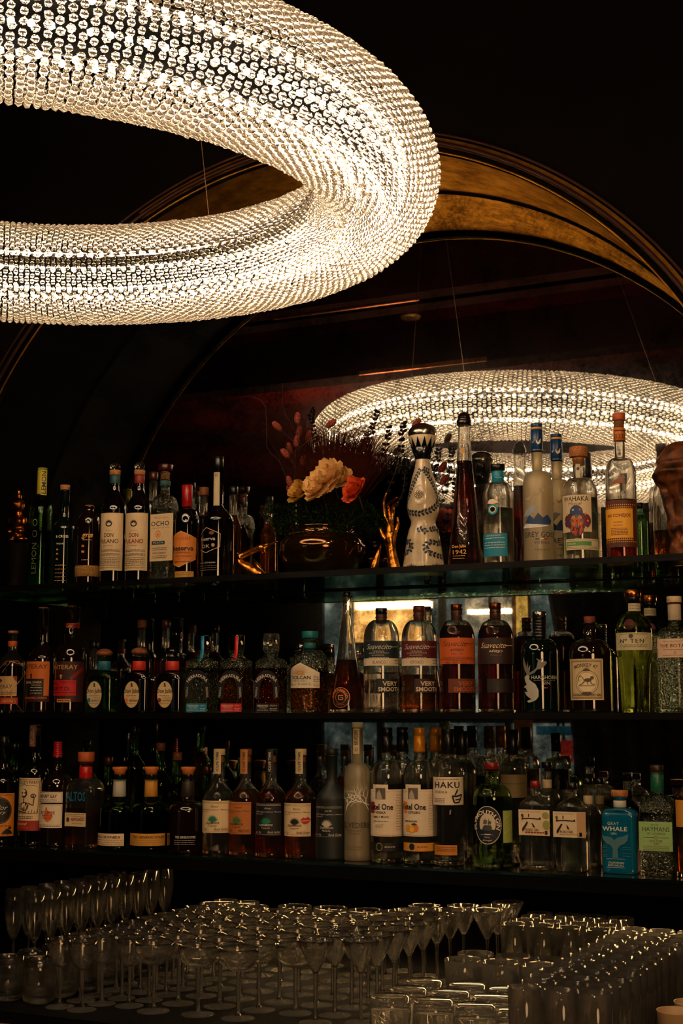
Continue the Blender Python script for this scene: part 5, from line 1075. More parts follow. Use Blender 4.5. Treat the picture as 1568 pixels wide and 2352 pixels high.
    for k in (0, 1): tube(bm, [((Rj + rm * .84 * math.cos(c)) * math.cos(a), (Rj + rm * .84 * math.cos(c)) * math.sin(a), rm * .84 * math.sin(c)) for a, c in [(2 * PI * i / 120, 1.2 + k * .9) for i in range(121)]], .0025, 6)
    obj('wire_hoops', bm, BST, t)
    return t
def bead():
    m, nt, o = nmat('crystal'); N = nt.nodes; L = nt.links
    g = N.new('ShaderNodeBsdfGlass'); g.inputs['IOR'].default_value = 1.55; g.inputs['Color'].default_value = (1, .97, .92, 1); g.inputs['Roughness'].default_value = 0
    d = N.new('ShaderNodeBsdfDiffuse'); d.inputs[0].default_value = (.9, .84, .74, 1)
    tl = N.new('ShaderNodeBsdfTranslucent'); tl.inputs[0].default_value = (.95, .88, .76, 1)
    tr = N.new('ShaderNodeBsdfTransparent'); tr.inputs[0].default_value = (1, .97, .92, 1)
    out = g.outputs[0]
    for nd, f in ((tl, .02), (d, .012), (tr, .12)):
        mx = N.new('ShaderNodeMixShader'); mx.inputs[0].default_value = f; L.new(out, mx.inputs[1]); L.new(nd.outputs[0], mx.inputs[2]); out = mx.outputs[0]
    L.new(out, o.inputs[0]); return m
BEAD = bead()
LAMP = emit('warm_led', (1, .72, .47), 84)
CH = (-.1427, -1.0765, 2.4677)
ch = chandelier('chandelier', CH, .6578, .106, (.0307, -.0317), 'huge ring chandelier covered in glowing crystal beads, hanging in front of the arch')
inv = Matrix.LocRotScale(Vector(CH), ch.rotation_euler, None).inverted()
top = at_y(455, 250, -1.02); wp = at_y(482, 520, -.62)
WIREM = P('steel_wire', (96, 66, 44), .5, .3)
wp = at_y(482, 522, -.42); d_ = at_y(460, 305, -.42) - wp; k_ = (3.445 - wp.z) / d_.z
rp = lambda a: Vector((CH[0] + .6578 * math.cos(math.radians(a)), CH[1] + .6578 * math.sin(math.radians(a)), 2.55))
q1 = at_z(1368, 492, 3.445); q1.y = 2 * M_Y - q1.y
for p, q_ in ((wp, wp + d_ * k_), (rp(312), q1), (rp(207), Vector((-.62, -1.3, 3.445)))):
    obj('suspension_wire', tube(bmesh.new(), [inv @ p, inv @ q_], .0009, 6), WIREM, ch)
    obj('ceiling_anchor', cyl(.012, -.012, .012, 0), BR2, ch, loc=inv @ q_)

# ================================================================== skinned figures
def skin(name, vs, es, rs, mt, parent=None, sub=2):
    me = bpy.data.meshes.new(name); me.from_pydata([tuple(v) for v in vs], es, [])
    o = link(bpy.data.objects.new(name, me))
    md = o.modifiers.new('sk', 'SKIN'); md.use_smooth_shade = True
    for d, r in zip(me.skin_vertices[0].data, rs): d.radius = (r, r) if not isinstance(r, tuple) else r
    me.skin_vertices[0].data[0].use_root = True
    o.modifiers.new('ss', 'SUBSURF').levels = sub; o.modifiers['ss'].render_levels = sub
    dg = bpy.context.evaluated_depsgraph_get(); m2 = bpy.data.meshes.new_from_object(o.evaluated_get(dg))
    bpy.data.objects.remove(o)
    m2.name = name; m2.materials.clear(); m2.materials.append(mt); m2.polygons.foreach_set('use_smooth', [True] * len(m2.polygons))
    return link(bpy.data.objects.new(name, m2), parent)
def pxchain(chains, y, loc):
    vs = []; es = []; rs = []; idx = {}
    s = 1.3 / ppm((loc.x, y, 1.95))
    for ch_ in chains:
        prev = None
        for (a, b, dy, r) in ch_:
            k = (a, b)
            if k not in idx:
                p = at_y(a, b, y + dy) - loc; idx[k] = len(vs); vs.append(p); rs.append(r * s)
            if prev is not None and idx[k] != prev: es.append((prev, idx[k]))
            prev = idx[k]
    return vs, es, rs
# upright hand
loc = at_y(900, 1318, .13); loc.z = ZS['T']
t = thing('hand_sculpture', 'upright gold hand sculpture with long spread fingers, between the flowers and the decanter', 'sculpture', loc)
Z0 = 1322
pal = (896, 1232, 0, 10)
ch1 = [[pal, (897, 1252, 0, 8.5), (900, 1275, 0, 9), (905, 1300, 0, 11), (908, Z0, 0, 13)],
       [pal, (884, 1240, -.004, 5.5), (877, 1228, -.008, 4), (873, 1216, -.01, 3), (869, 1210, -.01, 2)],
       [pal, (894, 1214, .002, 8), (889, 1200, .002, 4), (883, 1184, .002, 3.4), (881, 1166, 0, 3), (880, 1152, -.002, 2.8), (884, 1141, -.004, 2.4), (888, 1131, -.004, 1.6)],
       [(894, 1214, .002, 8), (896, 1192, .008, 3.4), (892, 1172, .008, 3), (889, 1160, .004, 2.9), (900, 1151, -.004, 2.5), (912, 1142, -.01, 1.7)],
       [(894, 1214, .002, 8), (899, 1196, .012, 3.6), (902, 1178, .012, 3.2), (903, 1161, .008, 3), (909, 1157, 0, 2.3), (914, 1153, -.004, 1.6)],
       [pal, (908, 1222, .008, 5), (913, 1206, .01, 3.6), (914, 1196, .008, 3), (912, 1187, .006, 2)]]
skin('gold_hand', *pxchain(ch1, .13, loc), GOLD, t)
bm = tube(bmesh.new(), [at_y(874, 1249, .16) - loc, at_y(869, 1268, .158) - loc, at_y(862, 1290, .155) - loc, at_y(853, 1322, .15) - loc], [.0015, .005, .009, .014], 12)
obj('leaning_fold', bm, GOLD, t)
# bent arm lying on the shelf
loc = at_y(600, 1325, .13); loc.z = ZS['T']
t = thing('arm_sculpture', 'gold bent arm sculpture resting on its elbow left of the flower bowl', 'sculpture', loc)
el = (543, 1284, 0, 8)
ch2 = [[el, (556, 1298, 0, 10), (580, 1311, 0, 11.5), (606, 1326, 0, 10)],
       [el, (562, 1274, .002, 6.5), (585, 1263, .002, 6), (600, 1257, 0, 5), (608, 1259, 0, 4.5), (618, 1252, -.004, 2.6), (628, 1247, -.006, 2.2), (639, 1243, -.008, 1.4)],
       [(600, 1257, 0, 5), (608, 1252, .006, 2.6), (616, 1250, .008, 1.6)],
       [(608, 1259, 0, 4.5), (607, 1266, -.004, 2.4), (611, 1270, -.006, 1.5)],
       [(608, 1259, 0, 4.5), (613, 1262, .004, 2.4), (617, 1258, .006, 1.6)],
       [(600, 1257, 0, 5), (601, 1266, .006, 2.6), (606, 1272, .008, 1.5)]]
skin('gold_arm', *pxchain(ch2, .13, loc), GOLD, t)
obj('support_rod', tube(bmesh.new(), [at_y(580, 1284, .15) - loc, at_y(592, 1300, .145) - loc, at_y(608, 1324, .14) - loc], [.003, .006, .004], 10), GOLD, t)
# seated figurine, far left
loc = at_y(38, 1300, .2); loc.z = ZS['T']; s = 1 / ppm(loc)
def blob(bm, x, y, z, rx, ry, rz):
    r = bmesh.ops.create_uvsphere(bm, u_segments=20, v_segments=12, radius=1)
    for v in r['verts']: v.co = (x + v.co.x * rx, y + v.co.y * ry, z + v.co.z * rz)
def remesh(o, vox):
    md = o.modifiers.new('r', 'REMESH'); md.mode = 'VOXEL'; md.voxel_size = vox; sm = o.modifiers.new('s', 'SMOOTH'); sm.iterations = 4
    dg = bpy.context.evaluated_depsgraph_get(); m2 = bpy.data.meshes.new_from_object(o.evaluated_get(dg)); mt = o.data.materials[0]
    o.modifiers.clear(); m2.name = o.name.split('.')[0]; o.data = m2; m2.materials.clear(); m2.materials.append(mt); m2.polygons.foreach_set('use_smooth', [True] * len(m2.polygons))
t = thing('seated_figurine', 'small seated gold figurine on a round base, far left of the top shelf', 'figurine', loc)
z = lambda py: at_y(38, py, .2).z - loc.z
bm = bmesh.new()
for a in ((0, 0, z(1161), 15, 15, 17), (0, 2, z(1140), 7, 7, 7), (0, 0, z(1130), 4, 4, 5), (-14, 0, z(1164), 3, 3, 9), (14, 0, z(1164), 3, 3, 9), (0, 0, z(1180), 8, 8, 8), (0, 0, z(1200), 22, 14, 17), (-20, -3, z(1200), 7, 8, 13), (20, -3, z(1200), 7, 8, 13), (0, 0, z(1222), 17, 13, 14), (-16, -8, z(1222), 8, 9, 7), (16, -8, z(1222), 8, 9, 7), (0, -12, z(1228), 12, 6, 5), (-14, -6, z(1240), 16, 14, 8), (14, -6, z(1240), 16, 14, 8), (0, -16, z(1158), 2.4, 3, 4)):
    blob(bm, a[0] * s, a[1] * s, a[2], a[3] * s, a[4] * s, a[5] * s)
o_ = obj('gold_figure', bm, P('dark_gold', (190, 110, 40), .3, 1, noise=.6, scale=60, rgb2=(60, 30, 12)), t); remesh(o_, .0022)
obj('round_base', turned([(0, 0), (.036, 0), (.036, .012), (.03, .02), (.027, .03), (.031, z(1250) - .006), (.03, z(1248)), (0, z(1248))], 32), P('dark_wood_base', (8, 4, 3), .7, spec=.05), t)
# weathered bronze head at the right edge
loc = at_y(1578, 1290, .13); loc.z = ZS['T']; s = 1 / ppm(loc); z = lambda py: at_y(1578, py, .13).z - loc.z
hp = [(1298, 34), (1285, 34), (1262, 36), (1230, 38), (1180, 45), (1150, 53), (1118, 60), (1105, 69), (1088, 74), (1075, 66), (1066, 60), (1058, 64), (1040, 56), (1025, 44), (1016, 26), (1013, 8)]
from mathutils import noise as NZ
bm = bmesh.new(); seg = 72; rings = []
zz_ = [1298 - 285 * i / 70 for i in range(71)]
for py in zz_:
    for (y1, h1), (y2, h2) in zip(hp, hp[1:]):
        if y2 <= py <= y1: hh = h1 + (h2 - h1) * (y1 - py) / (y1 - y2); break
    ring = []
    for i in range(seg):
        a = 2 * PI * i / seg; r = hh * s; d = Vector((math.cos(a), math.sin(a), 0)); p = Vector((r * d.x, r * .85 * d.y, max(0, z(py))))
        r += .005 * NZ.noise(p * 34) + .0022 * NZ.noise(p * 110)
        w = lambda ax, ay, sx, sy: math.exp(-((((math.degrees(a) % 360) - ax) / sx) ** 2) - ((py - ay) / sy) ** 2)
        r -= .034 * w(238, 1160, 10, 20) + .022 * w(258, 1225, 6, 8) + .02 * w(214, 1124, 16, 12) + .026 * w(290, 1130, 18, 15)
        r += .012 * w(250, 1085, 24, 9) + .006 * w(262, 1135, 7, 24)
        ring.append(bm.verts.new((r * d.x, r * .85 * d.y, p.z)))
    rings.append(ring)
for a, b in zip(rings, rings[1:]):
    for i in range(seg): bm.faces.new((a[i], a[(i + 1) % seg], b[(i + 1) % seg], b[i]))
bm.faces.new(rings[0][::-1]); bm.faces.new(rings[-1])
tag(obj('head_sculpture', bm, P('weathered_bronze', (128, 68, 22), .5, .4, noise=.8, scale=30, rgb2=(18, 9, 5), bump=1), None, loc=loc), 'weathered bronze skull-like head at the right end of the top shelf', 'sculpture')

# ================================================================== flower bowl
YB = .17
loc = at_y(740, 1300, YB); loc.z = ZS['T']; s = 1 / ppm(loc); z = lambda py: at_y(740, py, YB).z - loc.z
t = thing('flower_bowl', 'wide smoky gold bowl holding the flower arrangement', 'bowl', loc)
bw = [(60, 0), (70, .004), (88, z(1296)), (99, z(1275)), (101, z(1260)), (96, z(1244)), (84, z(1234)), (76, z(1228)), (78, z(1216)), (80, z(1213))]
pr = [(0, 0)] + [(r * s, max(z_, 0)) for r, z_ in bw] + [((r - 4) * s, max(z_, .008)) for r, z_ in bw[::-1]] + [(0, .008)]
obj('bowl_body', turned(pr, 64), P('smoky_gold', (84, 54, 18), .1, .9, coat=.5), t)
bm = bmesh.new()
for k in range(90):
    a = 2 * PI * k / 90; blob_ = bmesh.ops.create_icosphere(bm, subdivisions=1, radius=.0023)
    bmesh.ops.translate(bm, verts=blob_['verts'], vec=(79 * s * math.cos(a), 79 * s * math.sin(a), z(1230)))
obj('beaded_rim', bm, P('smoky_gold', (84, 54, 18), .1, .9), t)
def petal(bm, c, yaw, pitch, L_, W_, curl, rr):
    n = 7; g = []
    my = Matrix.Rotation(yaw, 3, 'Z'); mp = Matrix.Rotation(pitch, 3, 'Y')
    ph = rr.uniform(0, 6)
    for i in range(n):
        u = i / (n - 1); row_ = []
        for j in range(n):
            v = j / (n - 1) * 2 - 1; wd = W_ * math.sin(PI * min(1, .12 + u * .80)) ** .6
            x = u * L_; y = v * wd; zz = curl * L_ * (u * u) + .35 * W_ * v * v * (1 - .5 * u) + .1 * W_ * u * math.sin(v * 7 + ph)
            p = my @ (mp @ Vector((x, y, zz))); row_.append(bm.verts.new(Vector(c) + p))
        g.append(row_)
    for i in range(n - 1):
        for j in range(n - 1): bm.faces.new((g[i][j], g[i + 1][j], g[i + 1][j + 1], g[i][j + 1]))
def bloom(name, lab, px, py, y, R_, mt, layers, cat='flower', axis=(-.35, -.85, .45)):
    c = at_y(px, py, y); t = thing(name, lab, cat, c); rr = random.Random(px); R_ = R_ / ppm(c)
    q = Vector((0, 0, 1)).rotation_difference(Vector(axis).normalized())
    bm = bmesh.new()
    for li, (n, pit, ln, wd, cu) in enumerate(layers):
        for k in range(n): petal(bm, (0, 0, 0), 2 * PI * k / n + li * .7 + rr.uniform(-.2, .2), -math.radians(pit + rr.uniform(-8, 8)), R_ * ln * rr.uniform(.85, 1.1), R_ * wd, cu, rr)
    bmesh.ops.rotate(bm, cent=(0, 0, 0), matrix=q.to_matrix(), verts=bm.verts)
    obj('petals', bm, mt, t)
    obj('stem', tube(bmesh.new(), [(0, .01, -.01), (.004, .03, -.05), at_y(740, 1240, YB) - c], .002), P('stem_green', (30, 40, 16), .6), t)
    return t
def petalm(name, c, tr):
    m, nt, o = nmat(name); b = nt.nodes.new('ShaderNodeBsdfPrincipled'); b.inputs['Base Color'].default_value = lin(c); b.inputs['Roughness'].default_value = .6
    tl = nt.nodes.new('ShaderNodeBsdfTranslucent'); tl.inputs[0].default_value = lin(c); mx = nt.nodes.new('ShaderNodeMixShader'); mx.inputs[0].default_value = tr
    nt.links.new(b.outputs[0], mx.inputs[1]); nt.links.new(tl.outputs[0], mx.inputs[2]); nt.links.new(mx.outputs[0], o.inputs[0]); return m
CRP = petalm('cream_petals', (244, 196, 124), .35); YLP = petalm('yellow_petals', (206, 156, 60), .35); ORP = petalm('orange_petals', (226, 82, 30), .3)
ly = ((9, 5, 1, .42, .2), (8, 25, .95, .4, .25), (7, 45, .8, .36, .1), (6, 62, .65, .3, 0), (5, 76, .5, .22, 0))
bloom('cream_flower', 'large cream ruffled flower, the tallest in the arrangement', 762, 1100, .10, 50, CRP, ly)
bloom('cream_flower', 'cream flower low in the middle of the arrangement', 736, 1124, .085, 42, CRP, ly)
bloom('cream_flower', 'small cream bloom right behind the large one', 794, 1102, .12, 32, CRP, ly)
bloom('yellow_flower', 'yellowish drooping flower at the left of the cream ones', 692, 1134, .09, 34, YLP, ly)
bloom('orange_flower', 'orange red carnation at the right of the cream flowers', 820, 1128, .075, 37, ORP, ly + ((6, 20, .8, .3, .3), (6, 52, .7, .28, .2)))
# moss and greenery, uncountable
rr = random.Random(11)
bm = bmesh.new()
for k in range(5200):
    a = rr.uniform(0, 2 * PI); u = rr.random() ** .5
    px = 745 + 150 * u * math.cos(a); py = 1185 + 46 * u * math.sin(a) + 10 * math.sin(px * .06)
    p = at_y(px, py, YB - .075 + .13 * rr.random() - .02 * math.cos((px - 740) / 90))
    d = Vector((rr.gauss(0, 1), rr.gauss(0, 1), rr.gauss(.3, 1))).normalized(); e_ = d.cross(Vector((rr.gauss(0, 1), rr.gauss(0, 1), rr.gauss(0, 1)))).normalized()
    L_ = rr.uniform(.004, .009); bm.faces.new([bm.verts.new(p), bm.verts.new(p + d * L_ * .6 + e_ * L_ * .3), bm.verts.new(p + d * L_), bm.verts.new(p + d * L_ * .6 - e_ * L_ * .3)])
tag(obj('moss', bm, P('moss_green', (24, 40, 12), .8, noise=.5, scale=30, spec=.05), None, False), 'dark green mossy foliage spilling over the bowl', 'greenery', kind='stuff')
bm = bmesh.new()
for k in range(3200):
    x0 = 780 + rr.gauss(0, 50); a = (x0 - 765) / 200 + rr.gauss(0, .16); L_ = rr.uniform(90, 210); y = YB + rr.uniform(-.03, .06)
    pts = [at_y(x0 * .35 + 755 * .65 + math.sin(a) * L_ * q_ + 10 * q_ * q_ * math.sin(k), 1170 - L_ * q_, y) for q_ in (0, .4, .75, 1)]
    w = .0007; vv = [bm.verts.new(p + Vector((sg * w * (1 - i * .28), 0, 0))) for i, p in enumerate(pts) for sg in (-1, 1)]
    for i in range(3): bm.faces.new((vv[2 * i], vv[2 * i + 1], vv[2 * i + 3], vv[2 * i + 2]))
tag(obj('dried_grass', bm, P('dried_grass', (44, 14, 6), .9, spec=.03), None, False), 'feathery dark brown dried grass plumes rising behind the flowers', 'dried grass', kind='stuff')
BT = P('bunny_tail', (150, 58, 34), .85, noise=.4, scale=300, bump=1); TW = P('twig', (60, 28, 16), .7)
def bunny():
    t = thing('bunny_tail_grass', '', 'dried grass', (0, 0, 0))
    bm = bmesh.new(); bmesh.ops.create_icosphere(bm, subdivisions=3, radius=1)
    for v in bm.verts:
        n = v.co.normalized(); k = 1 + .12 * NZ.noise(n * 9); v.co = (n.x * .0085 * k, n.y * .0085 * k, n.z * .0165 * k)
    obj('seed_head', bm, BT, t); obj('stalk', tube(bmesh.new(), [(0, 0, -.012), (.001, 0, -.035), (.004, .002, -.09), (.006, .004, -.14)], .0006, 5), TW, t)
    return t
bt0 = bunny()
BTP = [(636, 979, -45, 'leftmost, leaning far out'), (683, 961, 0, 'tallest of the left cluster'), (687, 992, 14, ''), (681, 1014, 6, ''), (665, 1030, -12, ''), (655, 1042, -40, ''), (696, 1058, 14, ''), (709, 1002, 20, ''), (760, 973, 55, 'leaning right near the chandelier reflection'), (716, 1078, 4, ''), (665, 1107, -18, 'low, left of the yellow flower'), (701, 1119, 0, ''), (667, 1127, -30, ''), (956, 973, 40, 'dark, beside the decanter stopper'), (1016, 1073, 34, 'dark, just right of the decanter neck'), (1020, 1102, 40, 'dark, right of the decanter shoulder')]
for i, (px, py, an, ex_) in enumerate(BTP):
    y = YB - .02 + .05 * ((i * 7) % 5) / 5 if i < 13 else .26
    o_ = bt0 if i == 0 else dup(bt0, (0, 0, 0))
    o_.location = at_y(px, py, y); o_.rotation_euler = (0, math.radians(an), PHI)
    o_['label'] = 'red brown bunny tail grass head, ' + ex_ if ex_ else 'red brown bunny tail grass head in the cluster left of the cream flowers'; o_['group'] = 'bunny tail grass heads'
LF = P('eucalyptus_leaf', (12, 10, 8), .8, spec=.1)
def sprig(pts, y, lab, n=3):
    c = at_y(pts[-1][0], pts[-1][1], y); t = thing('leaf_sprig', lab, 'foliage', c, group='dark leaf sprigs')
    P3 = [at_y(a, b, y) - c for a, b in pts]
    obj('stem', tube(bmesh.new(), P3, .0008, 5), TW, t); bm = bmesh.new(); r2 = random.Random(int(pts[0][0]))
    for a, b in zip(P3, P3[1:]):
        for k in range(n):
            p = a.lerp(b, k / n)
            for sg in (1, -1):
                d = ((a - b).normalized() * .5 + Vector((sg * r2.uniform(.5, 1), r2.uniform(-.5, .5), r2.uniform(-.2, .5)))).normalized(); e_ = d.cross(Vector((r2.uniform(-.4, .4), 1, r2.uniform(-.4, .4)))).normalized(); L_ = r2.uniform(.009, .014)
                bm.faces.new([bm.verts.new(p + d * L_ * q_ + e_ * L_ * w_) for q_, w_ in ((0, 0), (.25, .3), (.6, .38), (.95, .16), (1, 0), (.95, -.16), (.6, -.38), (.25, -.3))])
    ob = obj('leaves', bm, LF, t, False); md = ob.modifiers.new('s', 'SOLIDIFY'); md.thickness = .0004
for pts, lab in ((((866, 948), (858, 975), (850, 1010), (838, 1060), (800, 1150)), 'dark leaf sprig against the mirrored chandelier, left of the three'), (((893, 985), (890, 1010), (880, 1050), (850, 1120)), 'dark leaf sprig in the middle of the three by the decanter'), (((926, 975), (922, 1000), (920, 1040), (905, 1090), (880, 1150)), 'dark leaf sprig closest to the decanter stopper'),
        (((717, 942), (716, 965), (720, 990), (724, 1015), (730, 1080)), 'dark leaf sprig rising above the cream flowers'), (((934, 1060), (930, 1090), (926, 1130), (900, 1180)), 'dark leaf sprig beside the neck of the decanter')):
    sprig(pts, YB + .03, lab)
for pts, lab in ((((560, 912), (582, 912), (598, 918), (610, 935), (612, 980), (612, 1025), (622, 1042), (640, 1056), (680, 1150)), 'thin curling twig reaching far left'), (((648, 880), (648, 930), (656, 955), (668, 972), (700, 1060)), 'thin curling twig hanging above the bunny tails'), (((700, 905), (722, 925), (740, 960), (748, 1040)), 'thin curling twig above the cream flowers'), (((790, 960), (770, 950), (750, 955), (735, 975), (728, 1010)), 'thin twig curling beside the mirrored chandelier')):
    tag(obj('curly_twig', tube(bmesh.new(), [at_y(a, b, YB + .04) for a, b in pts], .0007, 5), TW), lab, 'twig', 'curling twigs')
# ================================================================== glassware on the counter
ZC = .9
def shell(prof_out, prof_in, seg=36, flute=None): return turned(prof_out + prof_in[::-1], seg, flute=flute)
def stemware(name, rim, bowl_out, stem_h, stem_r, foot_r, flute=None, seg=36):
    """bowl_out: [(r, z above stem top)]; three parts, open where they meet so the glass is continuous"""
    t = thing(name, '', 'glass', (0, 0, 0))
    th = .0011; z0 = stem_h
    bo = [(stem_r * 1.25, z0)] + [(r, z0 + z) for r, z in bowl_out]; top = bo[-1]
    bi = [(0, z0 + .004)] + [(max(r - th, .0005), z + .0012) for r, z in bo[1:-1]] + [(top[0] - th, top[1])]
    obj('bowl', turned(bo + [(top[0] - th / 2, top[1] + .0006)] + bi[::-1], seg, flute=flute), STEM, t)
    obj('stem', turned([(stem_r * 1.7, .0065), (stem_r * 1.15, .012), (stem_r, .02), (stem_r * .95, z0 * .6), (stem_r * 1.05, z0 - .008), (stem_r * 1.25, z0)], 16), STEM, t)
    obj('foot', turned([(0, 0), (foot_r - .001, 0), (foot_r, .0006), (foot_r - .0006, .0013), (foot_r * .5, .003), (stem_r * 2.4, .0048), (stem_r * 1.7, .0065)], seg), FOOTG, t)
    return t
def pack(proto, spots, labf, group, grplab=None):
    for i, (x, y) in enumerate(spots):
        o = proto if i == 0 else dup(proto, (0, 0, 0))
        o.location = (x + random.uniform(-.003, .003), y + random.uniform(-.003, .003), ZC); o.rotation_euler = (0, 0, random.uniform(0, 6))
        o['group'] = group; o['label'] = labf(i, x, y)
ORD = ['front', 'second', 'third', 'fourth', 'fifth', 'sixth', 'seventh', 'eighth', 'ninth', 'tenth', 'eleventh', 'twelfth', 'thirteenth', 'fourteenth', 'fifteenth']
def grid(cols, pitch):
    """cols: [(x, y0, n)] -> spots and (column, row)"""
    sp = []; ix = []
    for c, (x, y0, n) in enumerate(cols):
        for k in range(n): sp.append((x, y0 + pitch * k)); ix.append((c, k))
    return sp, ix
def lay(proto, cols, pitch, kind, group, colnames):
    sp, ix = grid(cols, pitch)
    pack(proto, sp, lambda i, x, y: '%s, %s from the front in %s' % (kind, ORD[ix[i][1]] if ix[i][1] else 'first', colnames[ix[i][0]]), group)
# champagne flutes
fl = stemware('champagne_flute', .022, [(.0045, .002), (.008, .008), (.014, .022), (.0195, .045), (.0225, .07), (.0225, .09), (.021, .118)], .088, .0032, .031)
lay(fl, [(-.70, -.205, 10), (-.765, -.205, 8)], .062, 'slim champagne flute', 'champagne flutes on the left', ['the column of flutes nearest the coupes', 'the far left column of flutes'])
# small wine glasses
wg = stemware('wine_glass', .031, [(.006, .001), (.013, .005), (.021, .014), (.0275, .028), (.0305, .044), (.031, .060)], .082, .0038, .031)
lay(wg, [(-.335, -.349, 9), (-.402, -.424, 11), (-.468, -.417, 11)], .07, 'small round-bowled stem glass', 'small wine glasses left of the coupes', ['the column next to the coupes', 'the middle column of round bowls', 'the left column of round bowls'])
# coupes
cp = stemware('coupe_glass', .044, [(.005, .0005), (.014, .002), (.026, .007), (.035, .015), (.0405, .027), (.0425, .038), (.043, .047)], .094, .0042, .035)
lay(cp, [(-.258, -.371, 8), (-.162, -.362, 8), (-.066, -.361, 8), (.018, -.261, 7)], .0915, 'wide coupe glass', 'coupe glasses in the middle', ['the leftmost column of coupes', 'the second column of coupes', 'the third column of coupes', 'the column of coupes beside the V-shaped glasses'])
# V shaped cut glasses
vg = stemware('cocktail_glass', .042, [(.004, .001), (.0075, .006), (.014, .018), (.0225, .034), (.0315, .052), (.040, .069)], .095, .0036, .034, flute=(9, .0, .2, .10), seg=54)
lay(vg, [(.100, -.327, 8), (.182, -.29, 8), (.262, .24, 3)], .083, 'V-shaped cut cocktail glass', 'V-shaped cocktail glasses', ['the left column of V-shaped glasses', 'the right column of V-shaped glasses', 'the short column at the back'])
# tumblers
def tumbler(name, R0, R1, H, base, fl=None):
    t = tag(obj(name, turned([(0, .001), (R0 * .6, .001), (R0 - .003, 0), (R0, .003), (R1, H - .0008), (R1 - .0008, H), (R1 - .0017, H - .0006), (R0 - .0022, base + .004), (R0 * .85, base), (0, base - .002)], 48, flute=fl), TUMB), '', 'glass')
    return t
tb = tumbler('tumbler', .037, .0415, .083, .017)
lay(tb, [(.275, .045, 2), (.365, .045, 2), (.455, .045, 2), (.545, .045, 2)], .09, 'heavy-based tumbler', 'tumblers right of the V-shaped glasses', ['the leftmost column of tumblers', 'the second column of tumblers', 'the third column of tumblers', 'the column of tumblers beside the tall glasses'])
ct = tumbler('collins_glass', .028, .031, .14, .012); ct.data.materials[0] = STEM
lay(ct, [(.335, .225, 4), (.402, .225, 4), (.469, .225, 4), (.536, .225, 4)], .068, 'tall collins glass', 'collins glasses at the back right', ['the column beside the V-shaped glasses', 'the second column of collins glasses', 'the third column of collins glasses', 'the column nearest the highballs'])
ub = turned([(0, .083), (.031, .083), (.037, .080), (.0395, .064), (.0415, .001), (.0405, 0), (.0395, .001), (.0375, .06), (.03, .068), (0, .069)], 40)
for v in ub.verts: pass
up_ = tag(obj('tumbler', ub, TUMB), '', 'glass')
lay(up_, [(.297, -.40, 3), (.385, -.40, 3), (.473, -.41, 3), (.561, -.42, 2)], .09, 'upturned heavy tumbler', 'upturned tumblers at the front', ['the leftmost upturned column', 'the second upturned column', 'the third upturned column', 'the upturned column by the highballs'])
hb = tumbler('highball_glass', .027, .0295, .15, .012, (12, .014, .146, .07))
lay(hb, [(.62, -.55, 13), (.682, -.55, 13), (.744, -.55, 13)], .0625, 'tall straight highball glass', 'highball glasses on the right', ['the left column of highballs', 'the second column of highballs', 'the right column of highballs'])
rb = tag(obj('stemless_glass', turned([(0, .001), (.018, .001), (.026, 0), (.034, .006), (.0385, .022), (.0385, .04), (.035, .07), (.033, .092), (.0322, .0925), (.0318, .092), (.0338, .07), (.0372, .04), (.036, .022), (.028, .013), (0, .012)], 40), STEM), '', 'glass')
lay(rb, [(-.538, -.40, 7), (-.617, -.40, 7)], .083, 'round stemless glass', 'stemless glasses at the left', ['the column beside the small stem glasses', 'the outer column of stemless glasses'])
FC = mkfrost('frosted_cup_plastic', (206, 170, 124), .5, .35)
fc = tag(obj('frosted_cup', turned([(0, 0), (.026, 0), (.028, .002), (.035, .094), (.0362, .096), (.0355, .0975), (.034, .096), (.0262, .004), (0, .004)], 36), FC), '', 'cup')
pack(fc, [(.842, -.37), (.855, -.285), (.868, -.20), (.885, -.115)], lambda i, x, y: 'frosted tan cup at the bottom right corner, %s' % ('nearest the highballs', 'second along the edge', 'third along the edge', 'furthest back')[i], 'frosted cups at the right edge')
for o_ in COL.objects:
    if o_.name.startswith('frosted_cup'): o_.location.z = .9

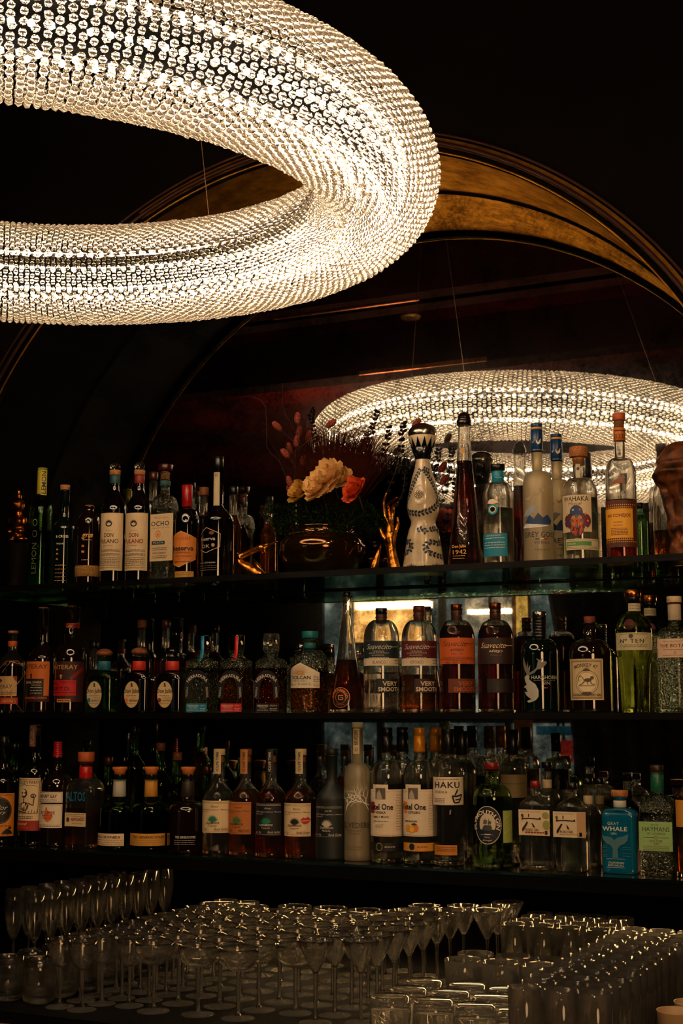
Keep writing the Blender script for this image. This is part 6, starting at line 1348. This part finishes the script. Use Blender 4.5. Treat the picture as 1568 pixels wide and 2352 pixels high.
# ================================================================== light
def area(name, loc, size, power, col, target):
    l = bpy.data.lights.new(name, 'AREA'); l.shape = 'DISK'; l.size = size; l.energy = power; l.color = col
    o = link(bpy.data.objects.new(name, l)); o.location = loc
    o.rotation_euler = (Vector(target) - Vector(loc)).to_track_quat('-Z', 'Y').to_euler(); return o
area('fill_spot', (2.2, -2.4, 3.4), .14, 12, (1, .64, .33), (.2, 0, 1.3))  # unseen fill lights added, without fixtures, to brighten bottles and labels
area('fill_spot', (1.4, -4.2, 3.4), .14, 12, (1, .64, .33), (.2, 0, 1.2))
area('broad_fill', (3.2, -4.6, 2.1), 1.4, 40, (1, .58, .28), (.2, 0, 1.1))  # broad unseen fill added for wide reflections in the glassware
for lx, ly, lp_ in ((.9, -1.6, 2.2), (1.6, -1.2, 2.2), (2.6, -3.4, 2.6), (.8, -3.9, 2.6), (3.6, -1.8, 2.6), (2.0, -5.2, 3)):
    area('fill_spot', (lx, ly, 3.42), .07, lp_, (1, .66, .36), (.1, .1, 1.2))  # small unseen lights added for sparkle on the glasses
l = bpy.data.lights.new('under_ledge_light', 'AREA'); l.shape = 'RECTANGLE'; l.size = 1.5; l.size_y = .02; l.energy = 6; l.color = (1, .60, .26)
o_ = link(bpy.data.objects.new('under_ledge_light', l)); o_.location = (.12, .33, 1.14); o_.rotation_euler = (math.radians(-25), 0, 0)
pr_ = at_z(900, 900, 3.45); l = bpy.data.lights.new('ceiling_fill', 'AREA'); l.size = .3; l.energy = 16; l.color = (1, .40, .2)
o_ = link(bpy.data.objects.new('ceiling_fill', l)); o_.location = (pr_.x, 2 * M_Y - pr_.y, 2.7); o_.rotation_euler = (PI, 0, 0)  # hidden light added to give the ceiling its red glow
w = bpy.data.worlds.new('world'); S.world = w; w.use_nodes = True
w.node_tree.nodes['Background'].inputs[0].default_value = (.02, .008, .004, 1); w.node_tree.nodes['Background'].inputs[1].default_value = .15
S.view_settings.view_transform = 'Standard'; S.view_settings.look = 'None'; S.view_settings.exposure = .12; S.view_settings.gamma = 1
cy = S.cycles
cy.use_adaptive_sampling = True; cy.adaptive_threshold = .02; cy.max_bounces = 12; cy.transmission_bounces = 11; cy.glossy_bounces = 5; cy.diffuse_bounces = 2; cy.transparent_max_bounces = 14
cy.caustics_reflective = False; cy.caustics_refractive = True; cy.sample_clamp_indirect = 6; cy.use_denoising = True
